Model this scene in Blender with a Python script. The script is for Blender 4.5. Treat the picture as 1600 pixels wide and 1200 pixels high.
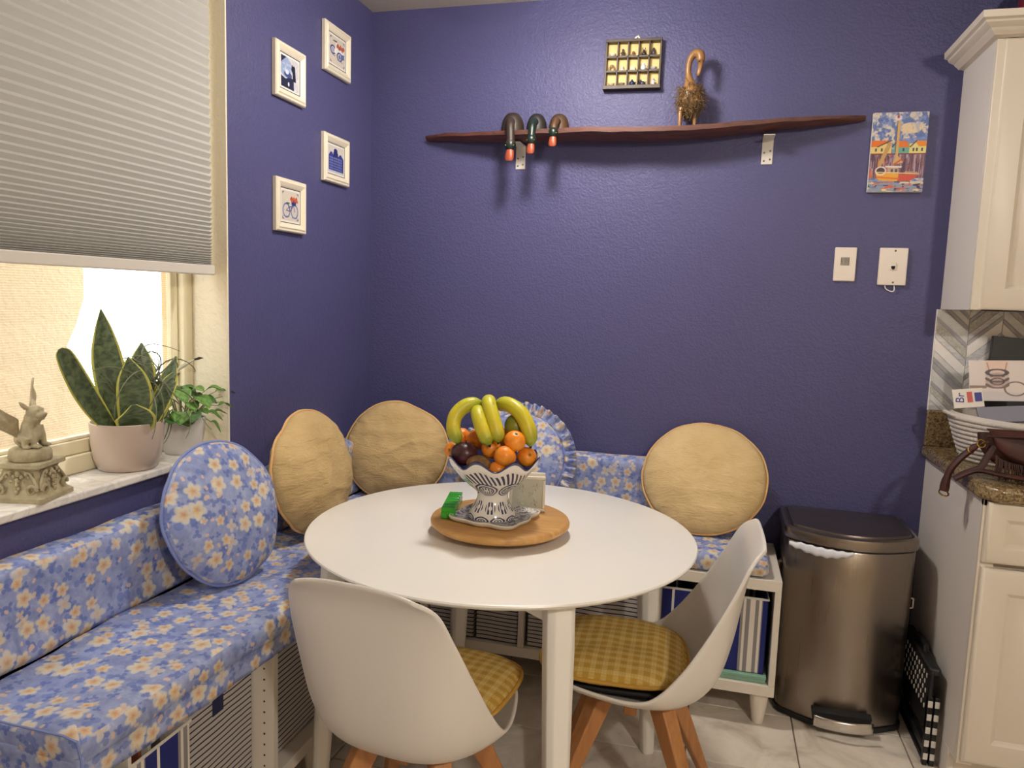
import bpy, bmesh, math, random
import numpy as np
from mathutils import Vector, Matrix, Euler, noise
random.seed(7)
PI = math.pi
scene = bpy.context.scene
for o in list(bpy.data.objects):
    bpy.data.objects.remove(o, do_unlink=True)
C = scene.collection

# ---------------------------------------------------------------- camera
cam_d = bpy.data.cameras.new('camera'); cam = bpy.data.objects.new('camera', cam_d); C.objects.link(cam)
YAW, PITCH, ROLL = 0.2616, 0.1145, 0.0338
fw = Vector((-math.sin(YAW)*math.cos(PITCH), math.cos(YAW)*math.cos(PITCH), -math.sin(PITCH)))
r0 = Vector((math.cos(YAW), math.sin(YAW), 0)); u0 = r0.cross(fw)
rr = r0*math.cos(ROLL)+u0*math.sin(ROLL); uu = -r0*math.sin(ROLL)+u0*math.cos(ROLL)
cam.matrix_world = Matrix(((rr.x, uu.x, -fw.x, 1.4015), (rr.y, uu.y, -fw.y, -2.8917), (rr.z, uu.z, -fw.z, 1.3795), (0, 0, 0, 1)))
cam_d.sensor_width = 36; cam_d.lens = 36*1176.25/1600; cam_d.clip_start = 0.05
scene.camera = cam

# ---------------------------------------------------------------- world, light, exposure
w = bpy.data.worlds.new('sky'); scene.world = w; w.use_nodes = True
bg = w.node_tree.nodes['Background']; bg.inputs[0].default_value = (0.92, 0.96, 1.0, 1); bg.inputs[1].default_value = 6.5
pl = bpy.data.lights.new('window_portal', 'AREA'); pl.shape = 'RECTANGLE'; pl.size = 1.5; pl.size_y = 1.6
pl.cycles.is_portal = True
po = bpy.data.objects.new('window_portal', pl); C.objects.link(po); po.location = (-0.22, -1.65, 1.65); po.rotation_euler = (0, -PI/2, 0)
LAMP_W = 22.0       # ceiling lamp over the table
KITCHEN_FILL_W = 100.0    # added unseen lamp, fills chair back and cabinet fronts from behind the camera
vs = scene.view_settings
vs.view_transform = 'Standard'; vs.look = 'None'; vs.gamma = 1.0; vs.use_curve_mapping = False
vs.exposure = 0.08

# ---------------------------------------------------------------- node helpers
def srgb(r, g, b):
    f = lambda c: (c/255/12.92) if c/255 <= 0.04045 else ((c/255+0.055)/1.055)**2.4
    return (f(r), f(g), f(b), 1)
class S:
    """a socket wrapped so that arithmetic makes Math nodes"""
    def __init__(s, nt, so): s.nt = nt; s.so = so
    def _m(s, op, *a, clamp=False):
        n = s.nt.nodes.new('ShaderNodeMath'); n.operation = op; n.use_clamp = clamp
        for i, x in enumerate((s,)+a):
            if isinstance(x, S): s.nt.links.new(x.so, n.inputs[i])
            else: n.inputs[i].default_value = x
        return S(s.nt, n.outputs[0])
    def __add__(s, o): return s._m('ADD', o)
    __radd__ = __add__
    def __sub__(s, o): return s._m('SUBTRACT', o)
    def __mul__(s, o): return s._m('MULTIPLY', o)
    __rmul__ = __mul__
    def __truediv__(s, o): return s._m('DIVIDE', o)
    def neg(s): return s*-1.0
    def sin(s): return s._m('SINE')
    def cos(s): return s._m('COSINE')
    def abs(s): return s._m('ABSOLUTE')
    def frac(s): return s._m('FRACT')
    def floor(s): return s._m('FLOOR')
    def sqrt(s): return s._m('SQRT')
    def pw(s, e): return s._m('POWER', e)
    def gt(s, o): return s._m('GREATER_THAN', o)
    def lt(s, o): return s._m('LESS_THAN', o)
    def mx(s, o): return s._m('MAXIMUM', o)
    def mn(s, o): return s._m('MINIMUM', o)
    def atan2(s, o): return s._m('ARCTAN2', o)
    def step(s, a, b):
        n = s.nt.nodes.new('ShaderNodeMapRange'); n.interpolation_type = 'SMOOTHSTEP'
        s.nt.links.new(s.so, n.inputs[0]); n.inputs[1].default_value = a; n.inputs[2].default_value = b
        if a > b:
            n.inputs[1].default_value = b; n.inputs[2].default_value = a; n.inputs[3].default_value = 1; n.inputs[4].default_value = 0
        return S(s.nt, n.outputs[0])
class Mat:
    def __init__(m, name, color=(.8, .8, .8, 1), rough=.5, metal=0.0, spec=.5, **kw):
        m.mat = bpy.data.materials.new(name); m.mat.use_nodes = True; m.nt = m.mat.node_tree
        m.b = m.nt.nodes['Principled BSDF']
        m.b.inputs['Base Color'].default_value = color; m.b.inputs['Roughness'].default_value = rough
        m.b.inputs['Metallic'].default_value = metal; m.b.inputs['Specular IOR Level'].default_value = spec
        for k, v in kw.items(): m.b.inputs[k.replace('_', ' ')].default_value = v
    def new(m, t): return m.nt.nodes.new(t)
    def link(m, a, b): m.nt.links.new(a.so if isinstance(a, S) else a, b)
    def coord(m, kind='Object', scale=(1, 1, 1), rot=(0, 0, 0)):
        t = m.new('ShaderNodeTexCoord'); mp = m.new('ShaderNodeMapping')
        m.link(t.outputs[kind], mp.inputs[0]); mp.inputs['Scale'].default_value = scale; mp.inputs['Rotation'].default_value = rot
        return mp.outputs[0]
    def xyz(m, v):
        n = m.new('ShaderNodeSeparateXYZ'); m.link(v, n.inputs[0]); return [S(m.nt, n.outputs[i]) for i in range(3)]
    def vec(m, x, y, z=0.0):
        n = m.new('ShaderNodeCombineXYZ')
        for i, a in enumerate((x, y, z)):
            if isinstance(a, S): m.link(a, n.inputs[i])
            else: n.inputs[i].default_value = a
        return n.outputs[0]
    def noise(m, v, scale=5, detail=3, rough=.5, dist=0.0):
        n = m.new('ShaderNodeTexNoise'); m.link(v, n.inputs['Vector']); n.inputs['Scale'].default_value = scale
        n.inputs['Detail'].default_value = detail; n.inputs['Roughness'].default_value = rough; n.inputs['Distortion'].default_value = dist
        return S(m.nt, n.outputs[0])
    def vor(m, v, scale=5, dims='3D', rand=1.0, feature='F1'):
        n = m.new('ShaderNodeTexVoronoi'); n.voronoi_dimensions = dims; n.feature = feature
        m.link(v, n.inputs['Vector']); n.inputs['Scale'].default_value = scale; n.inputs['Randomness'].default_value = rand
        return n
    def mix(m, f, a, b):
        n = m.new('ShaderNodeMix'); n.data_type = 'RGBA'
        if isinstance(f, (int, float)): n.inputs[0].default_value = f
        else: m.link(f, n.inputs[0])
        for i, x in ((6, a), (7, b)):
            if isinstance(x, tuple): n.inputs[i].default_value = x
            else: m.link(x, n.inputs[i])
        return n.outputs[2]
    def ramp(m, f, stops):
        n = m.new('ShaderNodeValToRGB'); m.link(f, n.inputs[0]); e = n.color_ramp.elements
        while len(e) < len(stops): e.new(0.5)
        for i, (p, c) in enumerate(stops): e[i].position = p; e[i].color = c
        return n.outputs[0]
    def color(m, c): m.link(c, m.b.inputs['Base Color']); return m
    def bump(m, h, strength=.3, dist=.01):
        n = m.new('ShaderNodeBump'); n.inputs['Strength'].default_value = strength; n.inputs['Distance'].default_value = dist
        m.link(h, n.inputs['Height']); m.link(n.outputs[0], m.b.inputs['Normal']); return m

def plain(name, rgb, rough=.5, metal=0, spec=.5, **kw): return Mat(name, srgb(*rgb), rough, metal, spec, **kw).mat

def paint_wall(name, rgb, rough, scale=55, strength=.35):
    m = Mat(name, srgb(*rgb), rough, spec=.42); v = m.coord()
    n1 = m.noise(v, scale, 3, .55, .4); n2 = m.noise(v, scale*.35, 2, .5)
    m.bump(n1.step(.38, .62)*.6+n2.step(.3, .7)*.5, strength, .004)
    return m.mat
M = {}
M['purple'] = paint_wall('purple_wall_paint', (77, 76, 119), .47, 110, .30)
M['cream_stucco'] = paint_wall('cream_stucco', (232, 222, 198), .7, 45, .45)
M['cream_wall'] = paint_wall('cream_wall_paint', (214, 198, 172), .7, 60, .2)
M['tan_stucco'] = paint_wall('tan_stucco', (220, 196, 152), .9, 45, .5)
m = Mat('popcorn_ceiling', srgb(196, 186, 176), .9); v = m.coord(); m.bump(m.noise(v, 140, 4, .7), .8, .01); M['ceiling'] = m.mat
M['white_lacquer'] = plain('white_lacquer', (222, 214, 202), .32)
M['table_white'] = plain('table_white', (242, 239, 232), .30)
M['white_plastic'] = plain('white_plastic', (226, 221, 214), .30)
M['cabinet'] = plain('cabinet_white', (224, 214, 198), .38)
M['laminate'] = plain('cabinet_side_laminate', (226, 219, 212), .42)
M['rail_white'] = plain('rail_white', (214, 208, 198), .45)
M['plate_white'] = plain('wall_plate_white', (226, 214, 200), .35)
M['black'] = plain('black_plastic', (18, 18, 22), .45)
M['dark'] = plain('dark_gap', (14, 13, 15), .8)
M['navy'] = plain('navy_cloth', (32, 38, 78), .8)
M['chrome'] = plain('chrome', (205, 200, 195), .2, 1)
M['steel_screw'] = plain('steel_screw', (120, 115, 108), .35, 1)
M['gold'] = plain('gold_metal', (214, 178, 96), .22, 1)
M['aluminium'] = plain('window_aluminium', (236, 226, 196), .4)
M['navy_line'] = plain('navy_line', (38, 38, 72), .6)
M['bag_liner'] = plain('bag_liner', (225, 228, 238), .35)
M['grip_white'] = plain('grip_white', (210, 206, 198), .6)
M['soil'] = plain('potting_soil', (52, 40, 30), .95)
M['teal'] = plain('teal_card', (128, 170, 150), .55)
M['black_pad'] = plain('black_seat_pad', (22, 22, 26), .55)
M['paper_white'] = plain('paper_white', (232, 226, 218), .55)
M['grey_blue_card'] = plain('grey_blue_card', (138, 138, 152), .4)
M['maroon'] = plain('maroon_glaze', (110, 28, 44), .3)
M['diffuser_off'] = plain('lamp_trim', (230, 226, 218), .4)
m = Mat('lamp_glass', (1, .9, .78, 1), .4); m.b.inputs['Emission Color'].default_value = (1, .88, .70, 1); m.b.inputs['Emission Strength'].default_value = 3.0; M['lamp_glass'] = m.mat

# brushed steel
m = Mat('brushed_steel', srgb(150, 140, 130), .27, 1.0); v = m.coord(scale=(90, 90, 1.2))
m.link(m.noise(v, 3, 3).step(.2, .8)*.05+.27, m.b.inputs['Roughness']); M['steel'] = m.mat
M['steel_lid'] = plain('dark_steel_lid', (104, 94, 90), .34, .85)

# marble sill
m = Mat('white_marble', rough=.25); v = m.coord(); n = m.noise(v, 9, 6, .6, 1.5)
m.color(m.ramp(n, [(0, srgb(196, 190, 182)), (.45, srgb(226, 221, 212)), (.52, srgb(206, 202, 196)), (.6, srgb(232, 227, 218))])); M['marble'] = m.mat

# granite
m = Mat('speckled_granite', rough=.22); v = m.coord()
v1 = m.vor(v, 190); v2 = m.noise(v, 34, 4, .7)
c = m.ramp(S(m.nt, v1.outputs['Color'])*.55+v2*.5, [(.18, srgb(38, 30, 26)), (.34, srgb(92, 72, 50)), (.52, srgb(128, 108, 74)), (.68, srgb(158, 138, 98)), (.9, srgb(112, 94, 78))])
m.color(c); M['granite'] = m.mat

# floor tile: stone look
m = Mat('stone_floor_tile', rough=.38); oi = m.new('ShaderNodeObjectInfo'); v = m.coord()
mp = m.new('ShaderNodeVectorMath'); mp.operation = 'ADD'; m.link(v, mp.inputs[0])
rnd = S(m.nt, oi.outputs['Random'])*37.0; m.link(m.vec(rnd, rnd*1.7, rnd*.3), mp.inputs[1])
n = m.noise(mp.outputs[0], 5.5, 7, .62, 1.2)
c = m.ramp(n, [(.25, srgb(180, 168, 154)), (.48, srgb(220, 210, 196)), (.62, srgb(232, 223, 210)), (.8, srgb(198, 186, 172))])
m.color(c); m.bump(n, .05, .003); M['floor_tile'] = m.mat
M['grout'] = plain('grout', (128, 112, 98), .9)

# woods
def wood(name, c1, c2, scale, axis=(1, 8, 8), rough=.45):
    m = Mat(name, rough=rough); v = m.coord(scale=axis); n = m.noise(v, scale, 5, .6, 1.0)
    n2 = m.noise(v, scale*5, 2, .5)
    m.color(m.ramp(n*.75+n2*.25, [(.3, srgb(*c1)), (.7, srgb(*c2))])); m.bump(n2, .08, .002); return m.mat
M['beech'] = wood('beech_wood', (160, 106, 62), (196, 140, 88), 3, (8, 8, 1))
M['susan'] = wood('oiled_round_wood', (178, 128, 70), (214, 168, 104), 3, (1.5, 14, 6), .4)
M['driftwood'] = wood('dark_reddish_wood', (58, 34, 30), (112, 66, 52), 4, (1.5, 18, 18), .55)
M['bamboo'] = wood('bamboo_root_wood', (118, 82, 46), (158, 116, 68), 6, (6, 6, 2), .35)
M['dark_box'] = wood('dark_stained_box', (44, 34, 26), (74, 58, 42), 8, (4, 4, 4), .5)

# floral cloth (UV in metres)
def floral(name):
    m = Mat(name, rough=.75, spec=.25); uv = m.coord('UV')
    nz = m.noise(uv, 18, 4, .6, .6); nz2 = m.noise(uv, 60, 3, .6)
    base = m.ramp(nz*.7+nz2*.3, [(.34, srgb(116, 128, 174)), (.5, srgb(142, 153, 195)), (.66, srgb(166, 175, 208))])
    def layer(scale, off, rad, npet, amp, keep, soft):
        mp = m.new('ShaderNodeMapping'); m.link(uv, mp.inputs[0]); mp.inputs['Scale'].default_value = (scale,)*3; mp.inputs['Location'].default_value = (off, off*.7, 0)
        wv = m.new('ShaderNodeVectorMath'); wv.operation = 'ADD'
        nn = m.new('ShaderNodeTexNoise'); m.link(mp.outputs[0], nn.inputs['Vector']); nn.inputs['Scale'].default_value = 2.4
        sc = m.new('ShaderNodeVectorMath'); sc.operation = 'SCALE'; m.link(nn.outputs['Color'], sc.inputs[0]); sc.inputs['Scale'].default_value = .10
        m.link(mp.outputs[0], wv.inputs[0]); m.link(sc.outputs[0], wv.inputs[1])
        vo = m.vor(wv.outputs[0], 1, '2D', .75)
        d = m.new('ShaderNodeVectorMath'); d.operation = 'SUBTRACT'; m.link(wv.outputs[0], d.inputs[0]); m.link(vo.outputs['Position'], d.inputs[1])
        x, y, _ = m.xyz(d.outputs[0]); cr = m.xyz(vo.outputs['Color'])
        ang = y.atan2(x)+cr[0]*6.28; r = S(m.nt, vo.outputs['Distance'])
        R = ((ang*(npet/2)).cos().abs()*amp+(1-amp))*rad*(cr[1]*.5+.65)
        return (R-r).step(0, soft)*cr[2].lt(keep), r, ang, cr
    leaf, _, _, _ = layer(30, 3.1, .40, 3, .75, .75, .05)
    leaf2, _, _, _ = layer(22, 9.4, .42, 2, .9, .6, .05)
    fl, r, ang, cr = layer(17, 0.0, .44, 5, .32, .86, .13)
    fl2, r2, _, _ = layer(18.5, 5.7, .40, 4, .5, .55, .12)
    bud, _, _, _ = layer(27, 12.3, .24, 2, .4, .5, .08)
    c = m.mix(leaf*.65, base, srgb(82, 102, 172)); c = m.mix(leaf2*.6, c, srgb(92, 112, 180))
    c = m.mix(bud*.7, c, srgb(222, 190, 160))
    f2 = m.ramp(r2, [(.0, srgb(222, 170, 110)), (.12, srgb(214, 198, 166)), (.32, srgb(204, 204, 200))]); c = m.mix(fl2*.68, c, f2)
    pet = (ang*2.5).cos().abs()
    f1 = m.ramp(r-pet*.04, [(.0, srgb(206, 150, 88)), (.08, srgb(216, 180, 128)), (.18, srgb(220, 206, 172)), (.38, srgb(208, 208, 204))])
    c = m.mix(fl*.80, c, f1)
    m.color(c); m.bump(m.noise(uv, 30, 3, .6), .12, .01); return m.mat
M['floral'] = floral('blue_floral_cloth')
M['floral_piping'] = plain('blue_piping', (120, 134, 188), .75)

# linen
m = Mat('beige_linen', rough=.85, spec=.2); v = m.coord()
m.color(m.ramp(m.noise(v, 9, 4, .6), [(.3, srgb(188, 160, 112)), (.7, srgb(206, 178, 128))]))
m.bump(m.noise(m.coord(scale=(1, 3, 1)), 22, 4, .6, 1.4)*.8+m.noise(v, 500, 2)*.1, .5, .014); M['linen'] = m.mat
m = Mat('pale_linen', rough=.85, spec=.2); v = m.coord()
m.color(m.ramp(m.noise(v, 9, 4, .6), [(.3, srgb(204, 176, 126)), (.7, srgb(216, 190, 142))]))
m.bump(m.noise(m.coord(scale=(1, 3, 1)), 20, 4, .6, 1.4), .45, .014); M['linen_pale'] = m.mat
M['linen_piping'] = plain('tan_piping', (214, 172, 116), .8)

# yellow plaid
m = Mat('yellow_plaid', rough=.8, spec=.2); x, y, _ = m.xyz(m.coord('UV'))
def band(a, freq, lo, hi): return ((a*freq).frac()-.5).abs().step(lo, hi)
p1 = band(x, 34, .30, .16); p2 = band(y, 34, .30, .16); th = band(x, 136, .34, .24); tv = band(y, 136, .34, .24)
wv = m.noise(m.coord('UV'), 420, 2)
c = m.mix((p1+p2)*.5, srgb(192, 152, 66), srgb(218, 188, 112)); c = m.mix((th*p2+tv*p1)*.22, c, srgb(232, 214, 160))
c = m.mix(wv.step(.35, .65)*.25, c, srgb(172, 132, 56)); m.color(c); m.bump(m.noise(m.coord('UV'), 26, 3), .25, .012); M['plaid'] = m.mat
M['plaid_piping'] = plain('mustard_piping', (196, 150, 62), .8)

def stripes(name, axis, freq, duty, c1, c2, wob=.02):
    m = Mat(name, rough=.85, spec=.15); v = m.coord(); xs = m.xyz(v); n = m.noise(v, 7, 2)
    a = xs[axis]+n*wob
    f = ((a*freq).frac()-.5).abs().step(duty, duty-.05); m.color(m.mix(f, srgb(*c1), srgb(*c2)))
    m.bump(m.noise(v, 300, 2), .1, .003); return m.mat
M['thin_stripe'] = stripes('grey_thin_striped_cloth', 2, 68, .15, (186, 180, 176), (34, 36, 62), .010)
def wide_stripe(name, axis):
    m = Mat(name, rough=.8, spec=.2); v = m.coord(); a = (m.xyz(v)[axis]*6.2-.21).frac()
    def slab(lo, hi): return a.gt(lo)*a.lt(hi)
    c = m.mix(slab(.38, .80), srgb(40, 46, 112), srgb(140, 136, 136)); c = m.mix(slab(.43, .48)+slab(.56, .66)+slab(.73, .78)+slab(.0, .05), c, srgb(222, 216, 208))
    m.color(c); return m.mat
M['wide_stripe_x'] = wide_stripe('navy_wide_striped_cloth', 0); M['wide_stripe_y'] = wide_stripe('navy_wide_striped_cloth_side', 1)

# blind fabric
m = Mat('cellular_blind_fabric', srgb(194, 193, 190), .8, spec=.2)
tr = m.new('ShaderNodeBsdfTranslucent'); tr.inputs[0].default_value = srgb(214, 208, 196); mx_ = m.new('ShaderNodeMixShader'); mx_.inputs[0].default_value = .12
m.link(m.b.outputs[0], mx_.inputs[1]); m.link(tr.outputs[0], mx_.inputs[2]); m.link(mx_.outputs[0], m.nt.nodes['Material Output'].inputs[0]); M['blind'] = m.mat
# window pane with insect screen weave
m = Mat('glass_with_screen', srgb(236, 226, 204), .6); v = m.coord()
z = m.xyz(v)[2]; line = ((z*170).frac()-.5).abs().step(.42, .30)
tp = m.new('ShaderNodeBsdfTransparent'); mx_ = m.new('ShaderNodeMixShader'); gl = m.new('ShaderNodeBsdfGlossy'); gl.inputs['Roughness'].default_value = .05
m.link(line*.10+.10, mx_.inputs[0]); m.link(tp.outputs[0], mx_.inputs[1]); m.link(m.b.outputs[0], mx_.inputs[2])
m.link(mx_.outputs[0], m.nt.nodes['Material Output'].inputs[0]); M['pane'] = m.mat

# leaves (UV: u across, v along)
def leafmat(name, c1, c2, edge, bands):
    m = Mat(name, rough=.42); x, y, _ = m.xyz(m.coord('UV'))
    n = m.noise(m.coord('UV', scale=(1.5, bands, 1)), 2.2, 4, .6, .6)
    c = m.ramp(n, [(.38, srgb(*c1)), (.62, srgb(*c2))])
    if edge: c = m.mix((x-.5).abs().step(.41, .45), c, srgb(*edge))
    m.color(c); m.b.inputs['Subsurface Weight'].default_value = 0.0; return m.mat
M['snake_leaf'] = leafmat('snake_plant_leaf', (54, 70, 48), (98, 112, 78), (186, 184, 84), 9)
M['green_leaf'] = leafmat('bright_green_leaf', (64, 110, 38), (110, 152, 60), None, 2)
M['dark_leaf'] = leafmat('dark_green_leaf', (46, 84, 40), (78, 118, 56), None, 2)
M['stem'] = plain('green_stem', (96, 116, 60), .5)
M['air_plant'] = plain('grey_green_tendril', (104, 108, 82), .6)
M['spike'] = plain('pale_spike', (178, 176, 148), .6)
M['taupe_pot'] = plain('taupe_glazed_pot', (188, 171, 158), .22)
M['white_pot'] = plain('white_glazed_pot', (216, 212, 206), .28)
m = Mat('antique_stone', rough=.85); v = m.coord(); n = m.noise(v, 40, 5, .65)
geo = m.new('ShaderNodeNewGeometry'); pt = S(m.nt, geo.outputs['Pointiness'])
m.color(m.ramp(n, [(.3, srgb(140, 128, 100)), (.7, srgb(178, 166, 134))])); m.bump(n, .3, .004); M['stone'] = m.mat

# fruit
m = Mat('banana_skin', rough=.42); x, y, _ = m.xyz(m.coord('UV'))
n = m.noise(m.coord('UV', scale=(3, 3, 1)), 3, 4)
c = m.ramp(y+n*.10, [(.05, srgb(122, 138, 40)), (.25, srgb(190, 188, 40)), (.75, srgb(214, 196, 52)), (1.0, srgb(140, 156, 46))])
c = m.mix(n.step(.66, .72)*.35, c, srgb(140, 104, 40)); c = m.mix(((y-.5).abs()).step(.485, .5), c, srgb(54, 40, 26)); m.color(c); M['banana'] = m.mat
m = Mat('mandarin_peel', srgb(232, 124, 24), .38); v = m.coord(); m.bump(m.noise(v, 260, 2), .25, .002)
m.color(m.ramp(m.noise(v, 12, 2), [(.3, srgb(234, 128, 28)), (.7, srgb(248, 160, 46))])); M['mandarin'] = m.mat
m = Mat('plum_skin', rough=.35); v = m.coord(); m.color(m.ramp(m.noise(v, 22, 4), [(.35, srgb(52, 26, 32)), (.7, srgb(96, 44, 46))])); M['plum'] = m.mat
m = Mat('kiwi_skin', rough=.8); v = m.coord(); m.color(m.ramp(m.noise(v, 60, 4), [(.35, srgb(112, 82, 44)), (.7, srgb(152, 116, 66))])); m.bump(m.noise(v, 300, 2), .4, .003); M['kiwi'] = m.mat
m = Mat('green_mango_skin', rough=.4); v = m.coord(); m.color(m.ramp(m.noise(v, 14, 3), [(.35, srgb(122, 132, 44)), (.7, srgb(164, 158, 62))])); M['mango'] = m.mat
m = Mat('green_translucent_plastic', srgb(66, 182, 52), .18); m.b.inputs['Transmission Weight'].default_value = .25; M['pill_green'] = m.mat

# talavera glaze (UV: u = turns around, v = 0 foot .. 1 rim)
m = Mat('blue_white_glaze', rough=.14); x, y, _ = m.xyz(m.coord('UV'))
nz = m.noise(m.coord('UV', scale=(16, 6, 1)), 1.6, 2)*.10
def arches(n, yc, h, wd, phase=0.0):
    u = ((x*n+phase).frac()-.5)*wd; vv = (y-yc)*h
    return (u*u+vv*vv).sqrt()+nz-.05
a1 = arches(9, .10, 6.0, 1.0); ring1 = (a1-.40).abs().step(.075, .045); ring2 = (a1-.20).abs().step(.05, .03); dot1 = a1.step(.10, .07)
a2 = arches(9, .30, 7.0, 1.6, .5); pet2 = (((x*36).frac()-.5).abs().step(.34, .22))*(a2-.42).abs().step(.22, .18)
a3 = arches(6, .62, 4.6, 1.2); r3 = (a3-.52).abs().step(.055, .03); r3b = (a3-.36).abs().step(.05, .03); d3 = (((x*54).frac()-.5).abs().step(.32, .22))*(a3-.21).abs().step(.09, .06)
a4 = arches(12, .80, 9.0, 1.0, .5); leaf4 = (((x*48+y*9).frac()-.5).abs().step(.30, .20))*(y-.80).abs().step(.075, .06)
rim = y.step(.965, .975)
blue = (ring1*y.lt(.24)+ring2*y.lt(.24)+dot1+pet2*y.gt(.22)*y.lt(.40)+(r3+r3b+d3)*y.gt(.44)*y.lt(.74)+leaf4)._m('MINIMUM', 1.0)
blue = blue.mx(rim)
c = m.mix(blue*.95, srgb(226, 222, 214), srgb(32, 34, 82)); m.color(c); M['talavera'] = m.mat
m = Mat('delft_plate_glaze', rough=.16); v = m.coord(); n = m.noise(v, 48, 5, .7, 1.8); n2 = m.vor(v, 40)
up = m.new('ShaderNodeNewGeometry'); nzv = m.xyz(up.outputs['Normal'])[2]
f = n.step(.46, .56)*nzv.step(.7, .9)*.85
m.color(m.mix(f, srgb(216, 212, 204), srgb(52, 64, 112))); M['delft'] = m.mat

# frosted lattice of napkin holder, rope, leather
M['napkin_white'] = plain('cream_ceramic', (222, 214, 198), .3)
M['napkin_panel'] = plain('pale_sage_panel', (192, 192, 176), .4)
m = Mat('white_rope', srgb(206, 198, 190), .9); v = m.coord(); m.bump(m.noise(m.coord(scale=(60, 60, 20)), 4, 2), .5, .006); M['rope'] = m.mat
m = Mat('brown_suede_leather', rough=.6); v = m.coord(); m.color(m.ramp(m.noise(v, 16, 4), [(.3, srgb(44, 20, 16)), (.7, srgb(80, 36, 26))])); M['leather'] = m.mat
m = Mat('fringe_leather', rough=.7); v = m.coord(); m.color(m.ramp(m.noise(v, 30, 3), [(.3, srgb(40, 18, 15)), (.7, srgb(66, 30, 24))])); M['fringe'] = m.mat
m = Mat('duck_brown', rough=.5); v = m.coord(); m.color(m.ramp(m.noise(v, 18, 3), [(.3, srgb(34, 26, 22)), (.7, srgb(56, 42, 32))])); M['duck_brown'] = m.mat
m = Mat('duck_dark', rough=.5); v = m.coord(); m.color(m.ramp(m.noise(v, 18, 3), [(.3, srgb(22, 22, 24)), (.7, srgb(42, 35, 31))])); M['duck_dark'] = m.mat
m = Mat('duck_tan', rough=.5); v = m.coord(); m.color(m.ramp(m.noise(v, 18, 3), [(.3, srgb(52, 37, 22)), (.7, srgb(84, 57, 30))])); M['duck_tan'] = m.mat
M['duck_green'] = plain('duck_head_green', (20, 36, 29), .35)
M['duck_brown_neck'] = plain('duck_neck_brown', (48, 36, 30), .5)
M['bill'] = plain('orange_bill', (146, 66, 38), .4)
M['raffia'] = plain('raffia_fibre', (112, 88, 56), .8)
M['frame'] = plain('cream_frame', (228, 218, 196), .38)
M['cubby'] = plain('parchment_lining', (226, 196, 132), .7)

# prints: colour from the mesh's own Col attribute
m = Mat('printed_picture', rough=.45); a = m.new('ShaderNodeVertexColor'); a.layer_name = 'Col'; m.color(a.outputs[0]); M['print'] = m.mat
m = Mat('oil_paint_print', rough=.4); a = m.new('ShaderNodeVertexColor'); a.layer_name = 'Col'; m.color(a.outputs[0]); m.bump(m.noise(m.coord(), 160, 4), .6, .004); M['oil'] = m.mat
M['tile_white'] = None
def tilemat(name, c1, c2, rough, bs=0.0, axis=(1, 1, 1), sc=40):
    m = Mat(name, rough=rough); v = m.coord(scale=axis); n = m.noise(v, sc, 4, .6); m.color(m.ramp(n, [(.3, srgb(*c1)), (.7, srgb(*c2))]))
    if bs: m.bump(n, bs, .004)
    return m.mat
TILES = [tilemat('tile_pearl', (243, 237, 231), (248, 248, 248), .25), tilemat('tile_slate_grey', (160, 160, 168), (183, 183, 188), .22),
         tilemat('tile_crackle_white', (217, 213, 203), (248, 248, 248), .35, .5, (1, 1, 1), 220), tilemat('tile_silver', (185, 185, 191), (231, 231, 233), .18, 0, (2, 1, 9), 12),
         tilemat('tile_pale_grey', (207, 207, 207), (227, 226, 225), .3), tilemat('tile_rough_grey', (170, 168, 163), (217, 213, 205), .5, .6, (1, 1, 1), 160)]

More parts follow.
